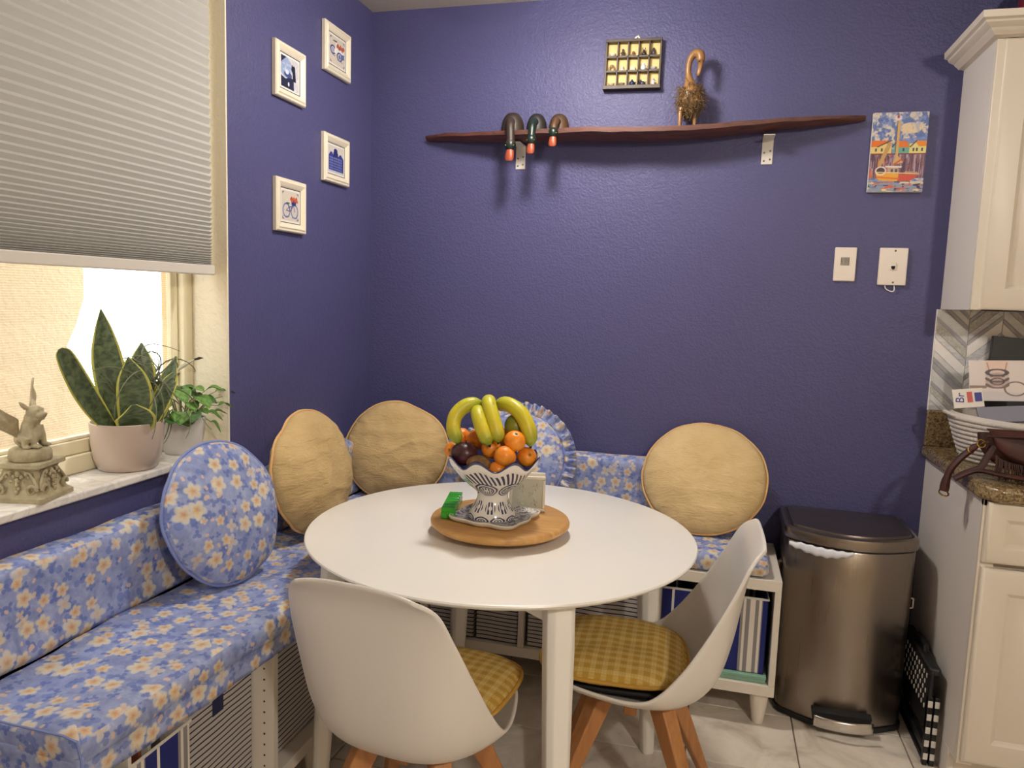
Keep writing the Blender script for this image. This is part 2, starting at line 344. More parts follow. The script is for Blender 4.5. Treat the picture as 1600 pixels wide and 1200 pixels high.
# ---------------------------------------------------------------- mesh helpers
class G:
    def __init__(g): g.v = []; g.f = []; g.uv = []; g.M = Matrix.Identity(4)
    def at(g, m): g.M = m; return g
    def add(g, vs, fs, uvs=None):
        b = len(g.v); g.v += [tuple(g.M @ Vector(p)) for p in vs]
        for i, f in enumerate(fs):
            g.f.append(tuple(b+k for k in f)); g.uv.append(uvs[i] if uvs else None)
        return g
    def box(g, x0, x1, y0, y1, z0, z1):
        p = [(x, y, z) for z in (z0, z1) for y in (y0, y1) for x in (x0, x1)]
        return g.add(p, [(0, 2, 3, 1), (4, 5, 7, 6), (0, 1, 5, 4), (2, 6, 7, 3), (0, 4, 6, 2), (1, 3, 7, 5)])
    def grid(g, nu, nv, fn, cu=False, cv=False, flip=False, capu=None):
        vs = []; 
        for j in range(nv if cv else nv+1):
            for i in range(nu if cu else nu+1): vs.append(tuple(fn(i/nu, j/nv)))
        W = nu if cu else nu+1; H = nv if cv else nv+1; fs = []; uvs = []
        for j in range(nv):
            for i in range(nu):
                a, b = i, (i+1) % W; c, d = j, (j+1) % H
                f = (c*W+a, c*W+b, d*W+b, d*W+a); t = [(i/nu, j/nv), ((i+1)/nu, j/nv), ((i+1)/nu, (j+1)/nv), (i/nu, (j+1)/nv)]
                if flip: f = f[::-1]; t = t[::-1]
                fs.append(f); uvs.append(t)
        return g.add(vs, fs, uvs)
    def lathe(g, prof, n=32, fn=None):
        P = prof; k = len(P)-1
        def f(u, v):
            r, z = P[min(k, int(round(v*k)))]; a = u*2*PI
            if fn: r, z = fn(r, z, a, v)
            return (r*math.cos(a), r*math.sin(a), z)
        return g.grid(n, k, f, cu=True)
    def tube(g, pts, rad, n=8, cap=True, flat=1.0):
        pts = [Vector(p) for p in pts]; k = len(pts)
        rs = rad if isinstance(rad, (list, tuple)) else [rad]*k
        up = None; vs = []
        for i in range(k):
            t = (pts[min(i+1, k-1)]-pts[max(i-1, 0)]).normalized()
            if up is None: up = t.orthogonal().normalized() if abs(t.z) > .9 else (Vector((0, 0, 1))-t*t.z).normalized()
            else: up = (up-t*up.dot(t)).normalized()
            s = t.cross(up)
            for q in range(n):
                a = 2*PI*q/n; vs.append(tuple(pts[i]+(up*math.cos(a)*flat+s*math.sin(a))*rs[i]))
        fs = []; uvs = []
        for i in range(k-1):
            for q in range(n):
                q2 = (q+1) % n; fs.append((i*n+q, i*n+q2, (i+1)*n+q2, (i+1)*n+q))
                uvs.append([(q/n, i/(k-1)), ((q+1)/n, i/(k-1)), ((q+1)/n, (i+1)/(k-1)), (q/n, (i+1)/(k-1))])
        if cap:
            fs.append(tuple(range(n))[::-1]); uvs.append([(0, 0)]*n); fs.append(tuple(range((k-1)*n, k*n))); uvs.append([(0, 1)]*n)
        return g.add(vs, fs, uvs)
    def ball(g, c, r, nu=16, nv=10):
        rx, ry, rz = r if isinstance(r, (tuple, list)) else (r, r, r)
        return g.grid(nu, nv, lambda u, v: (c[0]+rx*math.sin(PI*(.001+.998*v))*math.cos(2*PI*u), c[1]+ry*math.sin(PI*(.001+.998*v))*math.sin(2*PI*u), c[2]-rz*math.cos(PI*(.001+.998*v))), cu=True)
    def prism(g, poly, h0, h1, axis='z'):
        n = len(poly)
        def P(a, b, h): return {'z': (a, b, h), 'y': (a, h, b), 'x': (h, a, b)}[axis]
        vs = [P(a, b, h0) for a, b in poly]+[P(a, b, h1) for a, b in poly]
        return g.add(vs, [tuple(range(n))[::-1], tuple(range(n, 2*n))]+[(i, (i+1) % n, n+(i+1) % n, n+i) for i in range(n)])
    def softbox(g, x0, x1, y0, y1, z0, z1, r, cell=.03, wr=0.0, ws=6.0, seed=0.0, sag=None):
        lo = Vector((x0, y0, z0)); hi = Vector((x1, y1, z1)); il = lo+Vector((r,)*3); ih = hi-Vector((r,)*3)
        def put(p):
            q = Vector([min(max(p[i], il[i]), ih[i]) for i in range(3)]); d = p-q
            nrm = d.normalized() if d.length > 1e-9 else Vector((0, 0, 1)); q = q+nrm*r
            if wr:
                k = noise.noise(q*ws+Vector((seed, 0, 0)))+.5*noise.noise(q*ws*2.3+Vector((0, seed, 3)))
                q = q+nrm*(k*wr)
            if sag: q = sag(q)
            return q
        for ax in range(3):
            a, b = (ax+1) % 3, (ax+2) % 3
            na = max(4, int((hi[a]-lo[a])/cell)); nb = max(4, int((hi[b]-lo[b])/cell))
            def warp(t, L):   # more cells near the rounded edges
                return t
            for side in (0, 1):
                def f(u, v, ax=ax, a=a, b=b, side=side):
                    p = Vector((0, 0, 0)); p[ax] = hi[ax] if side else lo[ax]; p[a] = lo[a]+(hi[a]-lo[a])*u; p[b] = lo[b]+(hi[b]-lo[b])*v
                    return put(p)
                g.grid(na, nb, f, flip=not side)
        return g
    def build(g, name, mat, parent=None, smooth=35, bevel=0, bseg=2, sub=0, solid=0, uv=None, weld=False, loc=None, rot=None):
        me = bpy.data.meshes.new(name); me.from_pydata(g.v, [], g.f)
        ul = me.uv_layers.new(name='UVMap'); buf = np.zeros(len(me.loops)*2, 'f')
        k = 0
        for p, t in zip(me.polygons, g.uv):
            if uv == 'box' or t is None:
                n = p.normal; ax = max(range(3), key=lambda i: abs(n[i]))
                a, b = ((1, 2), (0, 2), (0, 1))[ax]
                off = (0.0, .37, .71)[ax]
                for li in p.loop_indices:
                    c = me.vertices[me.loops[li].vertex_index].co; buf[li*2] = c[a]+off; buf[li*2+1] = c[b]+off*.5
            else:
                for li, q in zip(p.loop_indices, t): buf[li*2], buf[li*2+1] = q
        ul.data.foreach_set('uv', buf)
        if weld:
            bm = bmesh.new(); bm.from_mesh(me); bmesh.ops.remove_doubles(bm, verts=bm.verts, dist=weld if weld is not True else 1e-5)
            bmesh.ops.recalc_face_normals(bm, faces=bm.faces); bm.to_mesh(me); bm.free()
        if smooth:
            me.polygons.foreach_set('use_smooth', [True]*len(me.polygons))
            if smooth < 180: me.set_sharp_from_angle(angle=math.radians(smooth))
        o = bpy.data.objects.new(name, me); C.objects.link(o)
        if mat: me.materials.append(mat)
        if parent: o.parent = parent
        if loc: o.location = loc
        if rot: o.rotation_euler = rot
        if bevel:
            b = o.modifiers.new('bevel', 'BEVEL'); b.width = bevel; b.segments = bseg; b.limit_method = 'ANGLE'; b.angle_limit = math.radians(40)
        if solid:
            s = o.modifiers.new('solid', 'SOLIDIFY'); s.thickness = solid; s.offset = 0
        if sub:
            s = o.modifiers.new('sub', 'SUBSURF'); s.levels = sub; s.render_levels = sub
        return o
def tag(o, label, cat, group=None):
    o['label'] = label; o['category'] = cat
    if group: o['group'] = group
    return o
def thing(name, label, cat, loc=(0, 0, 0), rotz=0, group=None):
    o = bpy.data.objects.new(name, None); o.empty_display_size = .05; C.objects.link(o); o.location = loc; o.rotation_euler = (0, 0, rotz)
    return tag(o, label, cat, group)
def struct(o): o['kind'] = 'structure'; return o
def copy_tree(o, parent=None):
    c = o.copy(); C.objects.link(c); c.parent = parent
    for ch in [x for x in bpy.data.objects if x.parent == o]: copy_tree(ch, c)
    return c
def bx(*a): return G().box(*a)
def spline(P, n):
    """Catmull-Rom through tuples"""
    P = [np.array(p, float) for p in P]; k = len(P)-1; out = []
    for i in range(n+1):
        t = i/n*k; j = min(int(t), k-1); t -= j
        p0 = P[j-1] if j > 0 else 2*P[0]-P[1]; p1 = P[j]; p2 = P[j+1]; p3 = P[j+2] if j+2 <= k else 2*P[k]-P[k-1]
        out.append(.5*(2*p1+(p2-p0)*t+(2*p0-5*p1+4*p2-p3)*t*t+(3*p1-p0-3*p2+p3)*t**3))
    return out

# ================================================================ THE ROOM
HC = 2.492; XR = 4.6; YF = -5.0
WY0, WY1, WZ0, WZ1 = -2.38, -0.943, 0.885, 2.38     # window opening in the left wall
fl = struct(bx(-.2, XR+.1, YF-.1, .15, -.08, -.006).build('floor', M['grout'], smooth=0))
T = .337; gx0 = 1.727-5*T; gy0 = -.318
tm = G().box(-T/2+.0022, T/2-.0022, -T/2+.0022, T/2-.0022, -.008, 0.0)
t0 = tm.build('tile', M['floor_tile'], fl, bevel=.0015, bseg=1, smooth=0)
first = True
for i in range(-1, 14):
    for j in range(-14, 2):
        cx = gx0+T*(i+.5)-.0; cy = gy0+T*(j-.5)+T
        if cx-T/2 > XR or cy+T/2 < YF or cy-T/2 > .02 or cx+T/2 < -.02: continue
        o = t0 if first else t0.copy()
        if not first: C.objects.link(o); o.parent = fl
        first = False; o.location = (cx, cy, 0)
struct(bx(-.2, XR+.1, 0, .15, -.06, HC+.1).build('wall_back', M['purple'], smooth=0))
g = G().box(-.2, 0, YF, WY0, -.06, HC+.1).box(-.2, 0, WY1, 0, -.06, HC+.1).box(-.2, 0, WY0, WY1, -.06, WZ0).box(-.2, 0, WY0, WY1, WZ1, HC+.1)
struct(g.build('wall_left', M['purple'], smooth=0))
struct(bx(-.2, XR+.1, YF-.1, .15, HC, HC+.12).build('ceiling', M['ceiling'], smooth=0))
struct(bx(XR, XR+.1, YF, 0, -.06, HC+.1).build('wall_right', M['cream_wall'], smooth=0))
struct(bx(-.2, XR+.1, YF-.1, YF, -.06, HC+.1).build('wall_front', M['cream_wall'], smooth=0))
# reveal lining of the window
g = G().box(-.2, .001, WY1-.006, WY1+.0, WZ0, WZ1).box(-.2, .001, WY0, WY0+.006, WZ0, WZ1).box(-.2, .001, WY0, WY1, WZ1-.006, WZ1)
struct(g.build('trim_1', M['cream_stucco'], smooth=0))
# window: sill, frame, pane
struct(bx(-.16, .024, WY0-.03, WY1+.012, .884, .905).build('trim_2', M['marble'], bevel=.005))
win = struct(G().box(-.165, -.12, WY0, WY1-.006, .905, .95).box(-.165, -.135, WY0, WY1-.006, .95, .985).box(-.165, -.12, WY1-.045, WY1-.006, .95, WZ1-.006)
             .box(-.165, -.12, WY0+.006, WY0+.05, .95, WZ1-.006).box(-.165, -.12, WY0, WY1, WZ1-.06, WZ1-.006).build('window_1', M['aluminium'], bevel=.003))
G().box(-.158, -.140, WY1-.075, WY1-.045, .985, WZ1-.06).box(-.158, -.14, WY0+.05, WY0+.08, .985, WZ1-.06).box(-.158, -.14, WY0+.05, WY1-.045, .985, .995).build('window_frame', M['aluminium'], win, bevel=.003)
bx(-.151, -.150, WY0+.05, WY1-.06, .985, WZ1-.06).build('window_pane', M['pane'], win, smooth=0)
# outside: paved ground and a tan porch wall with its opening shaped after the bright window glare
struct(bx(-7, -.2, -7, 5, -.3, -.1).build('ground_outside', M['tan_stucco'], smooth=0))
poly = [(-3.5, -.1), (-3.5, 3.2), (-.40, 3.2), (-.41, 1.32), (-.45, 1.22), (-.50, 1.13), (-.47, 1.0), (-.37, .86), (-.27, .74), (-.08, .62), (.5, .55), (2.0, .5), (2.0, -.1)]
struct(G().prism(poly, -1.25, -1.05, 'x').build('wall_outside', M['tan_stucco'], smooth=0))
struct(bx(-.2, -.166, WY1-.042, WY1, .9, WZ1).build('trim_4', M['tan_stucco'], smooth=0))

# ceiling lamps (out of frame): flush round fixtures, the kitchen one added as fill
def ceiling_lamp(x, y, r, watts, down, colour, label):
    t = thing('ceiling_lamp', label, 'lamp', (x, y, HC))
    G().lathe([(.001, 0), (r*1.06, 0), (r*1.06, -.03), (r, -.035), (r*.98, -.03)], 40).build('rim', M['diffuser_off'], t)
    G().lathe([(r*.98, -.03), (r*.9, -.055), (r*.7, -.075), (r*.4, -.088), (.001, -.092)], 40).build('diffuser', M['lamp_glass'], t)
    d = bpy.data.lights.new('lamp_light', 'POINT'); d.shadow_soft_size = .07; d.energy = watts; d.color = colour
    o = bpy.data.objects.new('lamp_light', d); C.objects.link(o); o.parent = t; o.location = (0, 0, -.15)
    d = bpy.data.lights.new('lamp_down_light', 'AREA'); d.shape = 'DISK'; d.size = r*1.6; d.energy = down; d.color = colour
    o = bpy.data.objects.new('lamp_down_light', d); C.objects.link(o); o.parent = t; o.location = (0, 0, -.11)
ceiling_lamp(.89, -.70, .15, LAMP_W, 9.0, (1.0, .94, .86), 'round flush ceiling lamp over the dining table')
ceiling_lamp(2.6, -3.5, .22, KITCHEN_FILL_W, 0.5, (1.0, .93, .83), 'round flush ceiling lamp over the kitchen floor')

# ---------------------------------------------------------------- cellular blind
t = thing('cellular_blind', 'pale grey pleated cellular blind half lowered over the window', 'blind', (-.035, (WY0+WY1)/2, 1.415))
ys0, ys1 = WY0+.03, -.974; zz = [1.443]; 
k = 0
while zz[-1] < 2.36:
    p = .0045+.0225*min(1, (k/30)**1.25); zz.append(zz[-1]+p); k += 1
vs = []; 
for i, z in enumerate(zz):
    pitch = (zz[min(i+1, len(zz)-1)]-zz[max(i-1, 0)])/2
    vs.append((-.002, z)); 
    if i < len(zz)-1: vs.append((.0055, z+(zz[i+1]-z)*.62))
n = len(vs); cy = (ys0+ys1)/2; P = []
for s in (ys0-cy-(WY0+WY1)/2+cy, ys1-(WY0+WY1)/2):
    for (x, z) in vs: P.append((x, s, z-1.415))
fs = [(i, i+1, n+i+1, n+i) for i in range(n-1)]
b = len(P)
for s in (ys0-(WY0+WY1)/2, ys1-(WY0+WY1)/2):
    for (x, z) in vs: P.append((-x-.02, s, z-1.415))
fs += [(b+i, b+n+i, b+n+i+1, b+i+1) for i in range(n-1)]
fs += [(n+i, n+i+1, b+n+i+1, b+n+i) for i in range(n-1)]+[(i, b+i, b+i+1, i+1) for i in range(n-1)]
G().add(P, fs).build('pleated_fabric', M['blind'], t, smooth=0)
bx(-.022, .014, ys0-(WY0+WY1)/2, ys1-(WY0+WY1)/2, 0, .028).build('bottom_rail', M['rail_white'], t, bevel=.003)
bx(-.03, .02, ys0-(WY0+WY1)/2, ys1-(WY0+WY1)/2, .93, .96).build('head_rail', M['rail_white'], t, bevel=.003)

# ---------------------------------------------------------------- kitchen: base cabinet, worktop, splash, wall cabinet
XC = 2.14
def raised_panel(name, x0, x1, z0, z1, yb, parent, border=.06):
    """door: slab with a sunk groove and a raised bevelled centre; front faces -y"""
    yf = yb-.02; g = G()
    def ring(a, ya, b_, yb_):
        p = [(x0+a, ya, z0+a), (x1-a, ya, z0+a), (x1-a, ya, z1-a), (x0+a, ya, z1-a)]; q = [(x0+b_, yb_, z0+b_), (x1-b_, yb_, z0+b_), (x1-b_, yb_, z1-b_), (x0+b_, yb_, z1-b_)]
        g.add(p+q, [(i, (i+1) % 4, 4+(i+1) % 4, 4+i) for i in range(4)])
    ring(0, yb, 0, yf+.006); ring(0, yf+.006, .004, yf+.002); ring(.004, yf+.002, .010, yf); ring(.010, yf, border, yf); ring(border, yf, border+.012, yf+.009); ring(border+.012, yf+.009, border+.036, yf+.001)
    a = border+.036; g.add([(x0+a, yf+.001, z0+a), (x1-a, yf+.001, z0+a), (x1-a, yf+.001, z1-a), (x0+a, yf+.001, z1-a)], [(0, 1, 2, 3)])
    g.add([(x0, yb, z0), (x1, yb, z0), (x1, yb, z1), (x0, yb, z1)], [(3, 2, 1, 0)])
    return g.build(name, M['cabinet'], parent, smooth=30, weld=True)
t = thing('base_cabinet', 'white base kitchen cabinet with raised panel drawer and door under granite worktop', 'cabinet', (XC, 0, 0))
G().box(0, .018, -.585, 0, .10, .873).box(0, .018, -.53, 0, 0, .10).build('side_panel', M['laminate'], t, bevel=.001)
G().box(.018, 1.2, -.585, 0, .10, .873).box(.018, 1.2, -.53, 0, .0, .10).build('body', M['cabinet'], t, smooth=0)
G().box(.0, .04, -.602, -.585, .10, .873).box(.0, 1.2, -.602, -.585, .855, .873).box(.44, .50, -.602, -.585, .10, .855).build('face_frame', M['cabinet'], t, bevel=.0015)
raised_panel('drawer_front', .008, .455, .70, .870, -.602, t, .045); raised_panel('door', .008, .455, .115, .685, -.602, t, .065)
raised_panel('drawer_front', .485, .94, .70, .862, -.602, t, .045); raised_panel('door', .485, .94, .115, .685, -.602, t, .065)
t = thing('worktop', 'speckled brown granite worktop with low granite splash along the wall', 'worktop', (XC, 0, .873))
poly = [(-.018, 0), (-.018, -.598), (.022, -.645), (1.2, -.645), (1.2, 0)]
G().prism(poly, .0, .042, 'z').build('slab', M['granite'], t, bevel=.013, bseg=4)
bx(-.012, 1.2, -.020, 0, .042, .166).build('low_splash', M['granite'], t, bevel=.003)
# wall cabinet
t = thing('wall_cabinet', 'white wall kitchen cabinet with crown moulding and raised panel door', 'cabinet', (XC, 0, 1.388))
HB = .79
bx(0, .018, -.303, 0, 0, HB).build('side_panel', M['laminate'], t, bevel=.001)
bx(.018, 1.2, -.30, 0, .004, HB).build('body', M['cabinet'], t, smooth=0)
bx(0, .032, -.318, -.303, 0, HB).build('face_frame', M['cabinet'], t, bevel=.004)
raised_panel('door', .022, .47, .003, HB-.004, -.306, t, .062); raised_panel('door', .48, .93, .003, HB-.004, -.306, t, .062)
prof = [(0, 0), (.006, .004), (.018, .006), (.024, .016), (.030, .022), (.034, .030), (.048, .040), (.053, .046), (.055, .054), (.066, .060), (.068, .088), (0, .088)]
prof = [(d*.93, z*.67) for d, z in prof]; vs = []; fs = []; k = len(prof)
for (d, z) in prof: vs.append((-d, 0, HB-.004+z))
for (d, z) in prof: vs.append((-d, -.325-d, HB-.004+z))
for (d, z) in prof: vs.append((1.2, -.325-d, HB-.004+z))
for s in (0, 1):
    for i in range(k-1): fs.append((s*k+i, s*k+i+1, (s+1)*k+i+1, (s+1)*k+i))
g = G().add(vs, fs); g.box(0, 1.2, -.325, 0, HB-.002, HB+.050)
g.build('crown_moulding', M['cabinet'], t, smooth=25)
# something dark red standing on top of the cabinet
t = thing('red_vase', 'dark red vase on top of the wall cabinet', 'vase', (2.295, -.16, 1.388+HB+.050))
G().lathe([(.001, 0), (.05, 0), (.055, .02), (.065, .08), (.06, .14), (.035, .17), (.03, .19), (.038, .2), (.034, .2), (.026, .19), (.03, .16)], 28).build('body', M['maroon'], t)
G().lathe([(.031, .186), (.036, .19), (.041, .199), (.037, .203), (.03, .198)], 28).build('lip', M['maroon'], t)

# chevron mosaic splash: board with one object per tile
sp = struct(bx(2.128, 3.3, -.004, 0, 1.039, 1.388).build('trim_3', plain('white_grout', (236, 231, 224), .9), smooth=0))
CW = .1005; x = 2.1295; col = 0; random.seed(11)
while x < 2.75:
    z = 1.039-.16; s = -1 if col % 2 == 0 else 1; rise = .092; kk = random.randrange(6)
    while z < 1.50:
        h = random.choice((.016, .024, .036, .042)); kk = (kk+random.choice((1, 2, 3))) % 6
        if h < .02: kk = 1
        za, zb = (z+rise, z) if s < 0 else (z, z+rise)
        a = [(x+.0012, za), (x+CW-.0012, zb), (x+CW-.0012, zb+h-.0028), (x+.0012, za+h-.0028)]
        # clip against the band between worktop splash and cabinet
        def clip(poly, lim, keep_above):
            out = []
            for i in range(len(poly)):
                p, q = poly[i], poly[(i+1) % len(poly)]; ip = (p[1] >= lim) == keep_above; iq = (q[1] >= lim) == keep_above
                if ip: out.append(p)
                if ip != iq: tt = (lim-p[1])/(q[1]-p[1]); out.append((p[0]+(q[0]-p[0])*tt, lim))
            return out
        a = clip(clip(a, 1.0405, True), 1.387, False) if a else a
        if len(a) >= 3: G().prism(a, -.0085+random.uniform(-.0008, .0008), -.004, 'y').build('tile', TILES[kk], sp, smooth=0)
        z += h
    x += CW; col += 1

# ================================================================ BENCHES
def unit_panels(t, x0, x1, y0, y1, z0, z1, divs, axis, front):
    """low shelf unit: top, bottom, ends, dividers and back as separate boards. axis: long axis; front: side that is open"""
    b = .036
    def P(name, *a): bx(*a).build(name, M['white_lacquer'], t, bevel=.0012)
    P('top_board', x0, x1, y0, y1, z1-b, z1); P('bottom_board', x0, x1, y0, y1, z0, z0+b)
    if axis == 'x':
        P('end_panel', x0, x0+.02, y0, y1, z0+b, z1-b); P('end_panel', x1-.02, x1, y0, y1, z0+b, z1-b); P('back_panel', x0+.02, x1-.02, y1-.01, y1, z0+b, z1-b)
        for d in divs: P('divider', d-.010, d+.010, y0+.003, y1-.01, z0+b, z1-b)
    else:
        P('end_panel', x0, x1, y0, y0+.02, z0+b, z1-b); P('end_panel', x0, x1, y1-.02, y1, z0+b, z1-b); P('back_panel', x0, x0+.01, y0+.02, y1-.02, z0+b, z1-b)
        for d in divs: P('divider', x0+.01, x1-.003, d-.010, d+.010, z0+b, z1-b)
def unit_feet(t, pts, h):
    for (x, y) in pts: G().lathe([(.001, 0), (.018, 0), (.019, .004), (.029, h*.7), (.031, h), (.001, h)], 24).build('foot', M['white_lacquer'], t, loc=(x, y, 0))
t = thing('shelf_bench', 'low white open shelf bench on tapered feet along the purple back wall', 'bench')
unit_panels(t, .42, 1.657, -.42, -.012, .112, .504, (.80, 1.235), 'x', -1)
unit_feet(t, ((.47, -.37), (1.615, -.375), (1.615, -.06), (.47, -.06), (1.02, -.375)), .112)
t = thing('shelf_bench', 'low white open shelf bench with pin holes along the window wall', 'bench')
unit_panels(t, .012, .388, -1.90, -.43, .112, .540, (-1.30, -.86), 'y', 1)
unit_feet(t, ((.345, -1.85), (.345, -1.05), (.05, -1.85), (.05, -.5), (.345, -.5)), .112)
for i in range(11):
    zc = .17+i*.029
    G().lathe([(.001, 0), (.0026, 0), (.0026, .001), (.001, .001)], 8).at(Matrix()).build('pin_hole', M['dark'], t, loc=(.358, -1.3102, zc), rot=(PI/2, 0, 0))

def drape(q):
    return q
t = thing('seat_cushion', 'long blue floral bench seat cushion below the window', 'cushion', (0, 0, .505))
def sagL(q):
    x, y, z = q
    if x > .2:
        q = Vector((x-.042*min(1, (x-.2)/.2)*min(1, max(0, (-1.22-y)/.68)), y, z)); 
    if x > .36 and z < .0:
        k = noise.noise(Vector((y*9, 2.0, 0)))*.012+noise.noise(Vector((y*23, 5.0, 0)))*.005
        q = Vector((q.x+k*.8*(1-z/.07)+.006, y, z+(.012*noise.noise(Vector((y*3.5, 8, 0))))))
    if z > .085: q = Vector((q.x, q.y, q.z+.010*noise.noise(Vector((x*5, y*3, 1)))+.004*noise.noise(Vector((x*14, y*11, 4)))))
    return q
def skirt(u, v):
    y = -1.909+1.46*u; x = .437-.042*min(1, max(0, (-1.22-y)/.68)); k = noise.noise(Vector((y*9, 2.0, 0)))*.008+noise.noise(Vector((y*23, 5.0, 0)))*.004
    return (x-.004+(k+.001)*(1-v), y, .060*v-.002*(1-v)+.010*noise.noise(Vector((y*3.5, 8, 0)))*(1-v))
G().grid(150, 6, skirt, flip=True).build('hem', M['floral'], t, uv='box', smooth=180, solid=.002)
G().grid(30, 4, lambda u, v: (.09+.302*u, -1.909-.002*math.sin(u*9)*(1-v), .060*v-.002)).build('hem', M['floral'], t, uv='box', smooth=180, solid=.002)
G().softbox(.078, .438, -1.912, -.02, .036, .100, .020, .017, .005, 9, 1.0, sagL).build('cover', M['floral'], t, uv='box', weld=.0004, smooth=180)
G().tube([(.09, -1.905, .097), (.25, -1.9125, .099), (.36, -1.911, .098), (.386, -1.909, .090), (.393, -1.908, .06), (.396, -1.908, .01)], .0022, 6).build('seam', M['floral_piping'], t)
t = thing('back_cushion', 'long blue floral back cushion leaning on the window wall', 'cushion', (0, 0, .600))
def sagB(q):
    x, y, z = q
    if x > .05: q = Vector((x+.006*noise.noise(Vector((y*4, z*9, 3)))+(.012 if z < .05 else 0)*(.5+noise.noise(Vector((y*3, 1, 1)))), y, z))
    if z > .18: q = Vector((q.x, q.y, q.z+.006*noise.noise(Vector((y*4, 3, 7)))))
    return q
G().softbox(.004, .086, -2.02, -.012, 0, .212, .02, .017, .0045, 8, 5.0, sagB).build('cover', M['floral'], t, uv='box', weld=.0004, smooth=180)
t = thing('seat_cushion', 'thin blue floral seat cushion on the bench at the back wall', 'cushion', (0, 0, .505))
G().softbox(.445, 1.615, -.418, -.015, 0, .066, .02, .02, .003, 8, 9.0).build('cover', M['floral'], t, uv='box', weld=.0004, smooth=180)
t = thing('back_cushion', 'blue floral back cushion upright along the purple back wall', 'cushion', (0, 0, .572))
G().softbox(.09, 1.33, -.105, -.006, 0, .222, .022, .02, .003, 8, 13.0).build('cover', M['floral'], t, uv='box', weld=.0004, smooth=180)

# ---------------------------------------------------------------- bins in the benches 
def bin_thing(label, x0, x1, y0, y1, z0, h, mat, axis, group=None, rimmat=None, tab=None):
    t = thing('storage_bin', label, 'bin', ((x0+x1)/2, (y0+y1)/2, z0), 0, group); a = (x1-x0)/2; b = (y1-y0)/2
    g = G(); 
    for (bx0, bx1, by0, by1) in ((-a, a, -b, -b+.006), (-a, a, b-.006, b), (-a, -a+.006, -b, b), (a-.006, a, -b, b)): g.box(bx0, bx1, by0, by1, 0, h)
    g.box(-a, a, -b, b, 0, .006); g.build('body', mat, t, bevel=.003)
    G().tube([(-a, -b, h), (a, -b, h), (a, b, h), (-a, b, h), (-a, -b, h)], .004, 8).build('rim', rimmat or M['navy'], t)
    if tab: bx(*tab).build('pull_tab', M['navy'], t, bevel=.001)
    return t
bin_thing('grey bin with thin dark lines and navy tab under the window bench', .04, .325, -1.585, -1.315, .149, .325, M['thin_stripe'], 'y', tab=(.1425, .1445, -.02, .02, .235, .327))
bin_thing('grey thin lined bin under window bench just behind the pin holed divider', .04, .345, -1.28, -.885, .149, .325, M['thin_stripe'], 'y')
bin_thing('grey thin lined bin under the back bench, leftmost', .45, .62, -.40, -.07, .149, .30, M['thin_stripe'], 'x')
bin_thing('grey thin lined bin under the back bench behind front table leg', .63, .785, -.40, -.07, .149, .30, M['thin_stripe'], 'x')
bin_thing('wide grey thin lined bin under middle of the back bench', .82, 1.215, -.40, -.07, .149, .305, M['thin_stripe'], 'x')
bin_thing('navy and white wide striped bin at right end of the back bench', 1.262, 1.622, -.395, -.06, .174, .255, M['wide_stripe_x'], 'x', rimmat=M['grip_white'])
t = thing('tray', 'flat teal box lying under the navy striped bin', 'box', (1.44, -.23, .149))
bx(-.18, .188, -.178, .17, 0, .013).build('base', M['teal'], t, bevel=.002); bx(-.182, .19, -.18, .172, .013, .0245).build('lid', M['teal'], t, bevel=.002)
bin_thing('navy and white striped bin full of magazines at near end of window bench', .05, .372, -1.87, -1.605, .149, .312, M['wide_stripe_y'], 'y', rimmat=M['grip_white'])
mg = [(196, 182, 158), (90, 84, 80), (214, 206, 190), (120, 66, 50), (222, 214, 202)]
for i in range(5):
    o = bx(.0, .255+.004*i, -.004, .004, 0, .348-.005*i).build('magazine', plain('magazine_cover_%d' % i, mg[i], .35), None, bevel=.001, loc=(.085+.004*i, -1.635-.035*i, .157), rot=(0, 0, 0.0))
    tag(o, ('tan covered magazine', 'dark grey magazine', 'cream magazine', 'rust brown magazine', 'white magazine')[i]+' upright in the navy striped bin near the front', 'magazine', 'magazines in the striped bin')

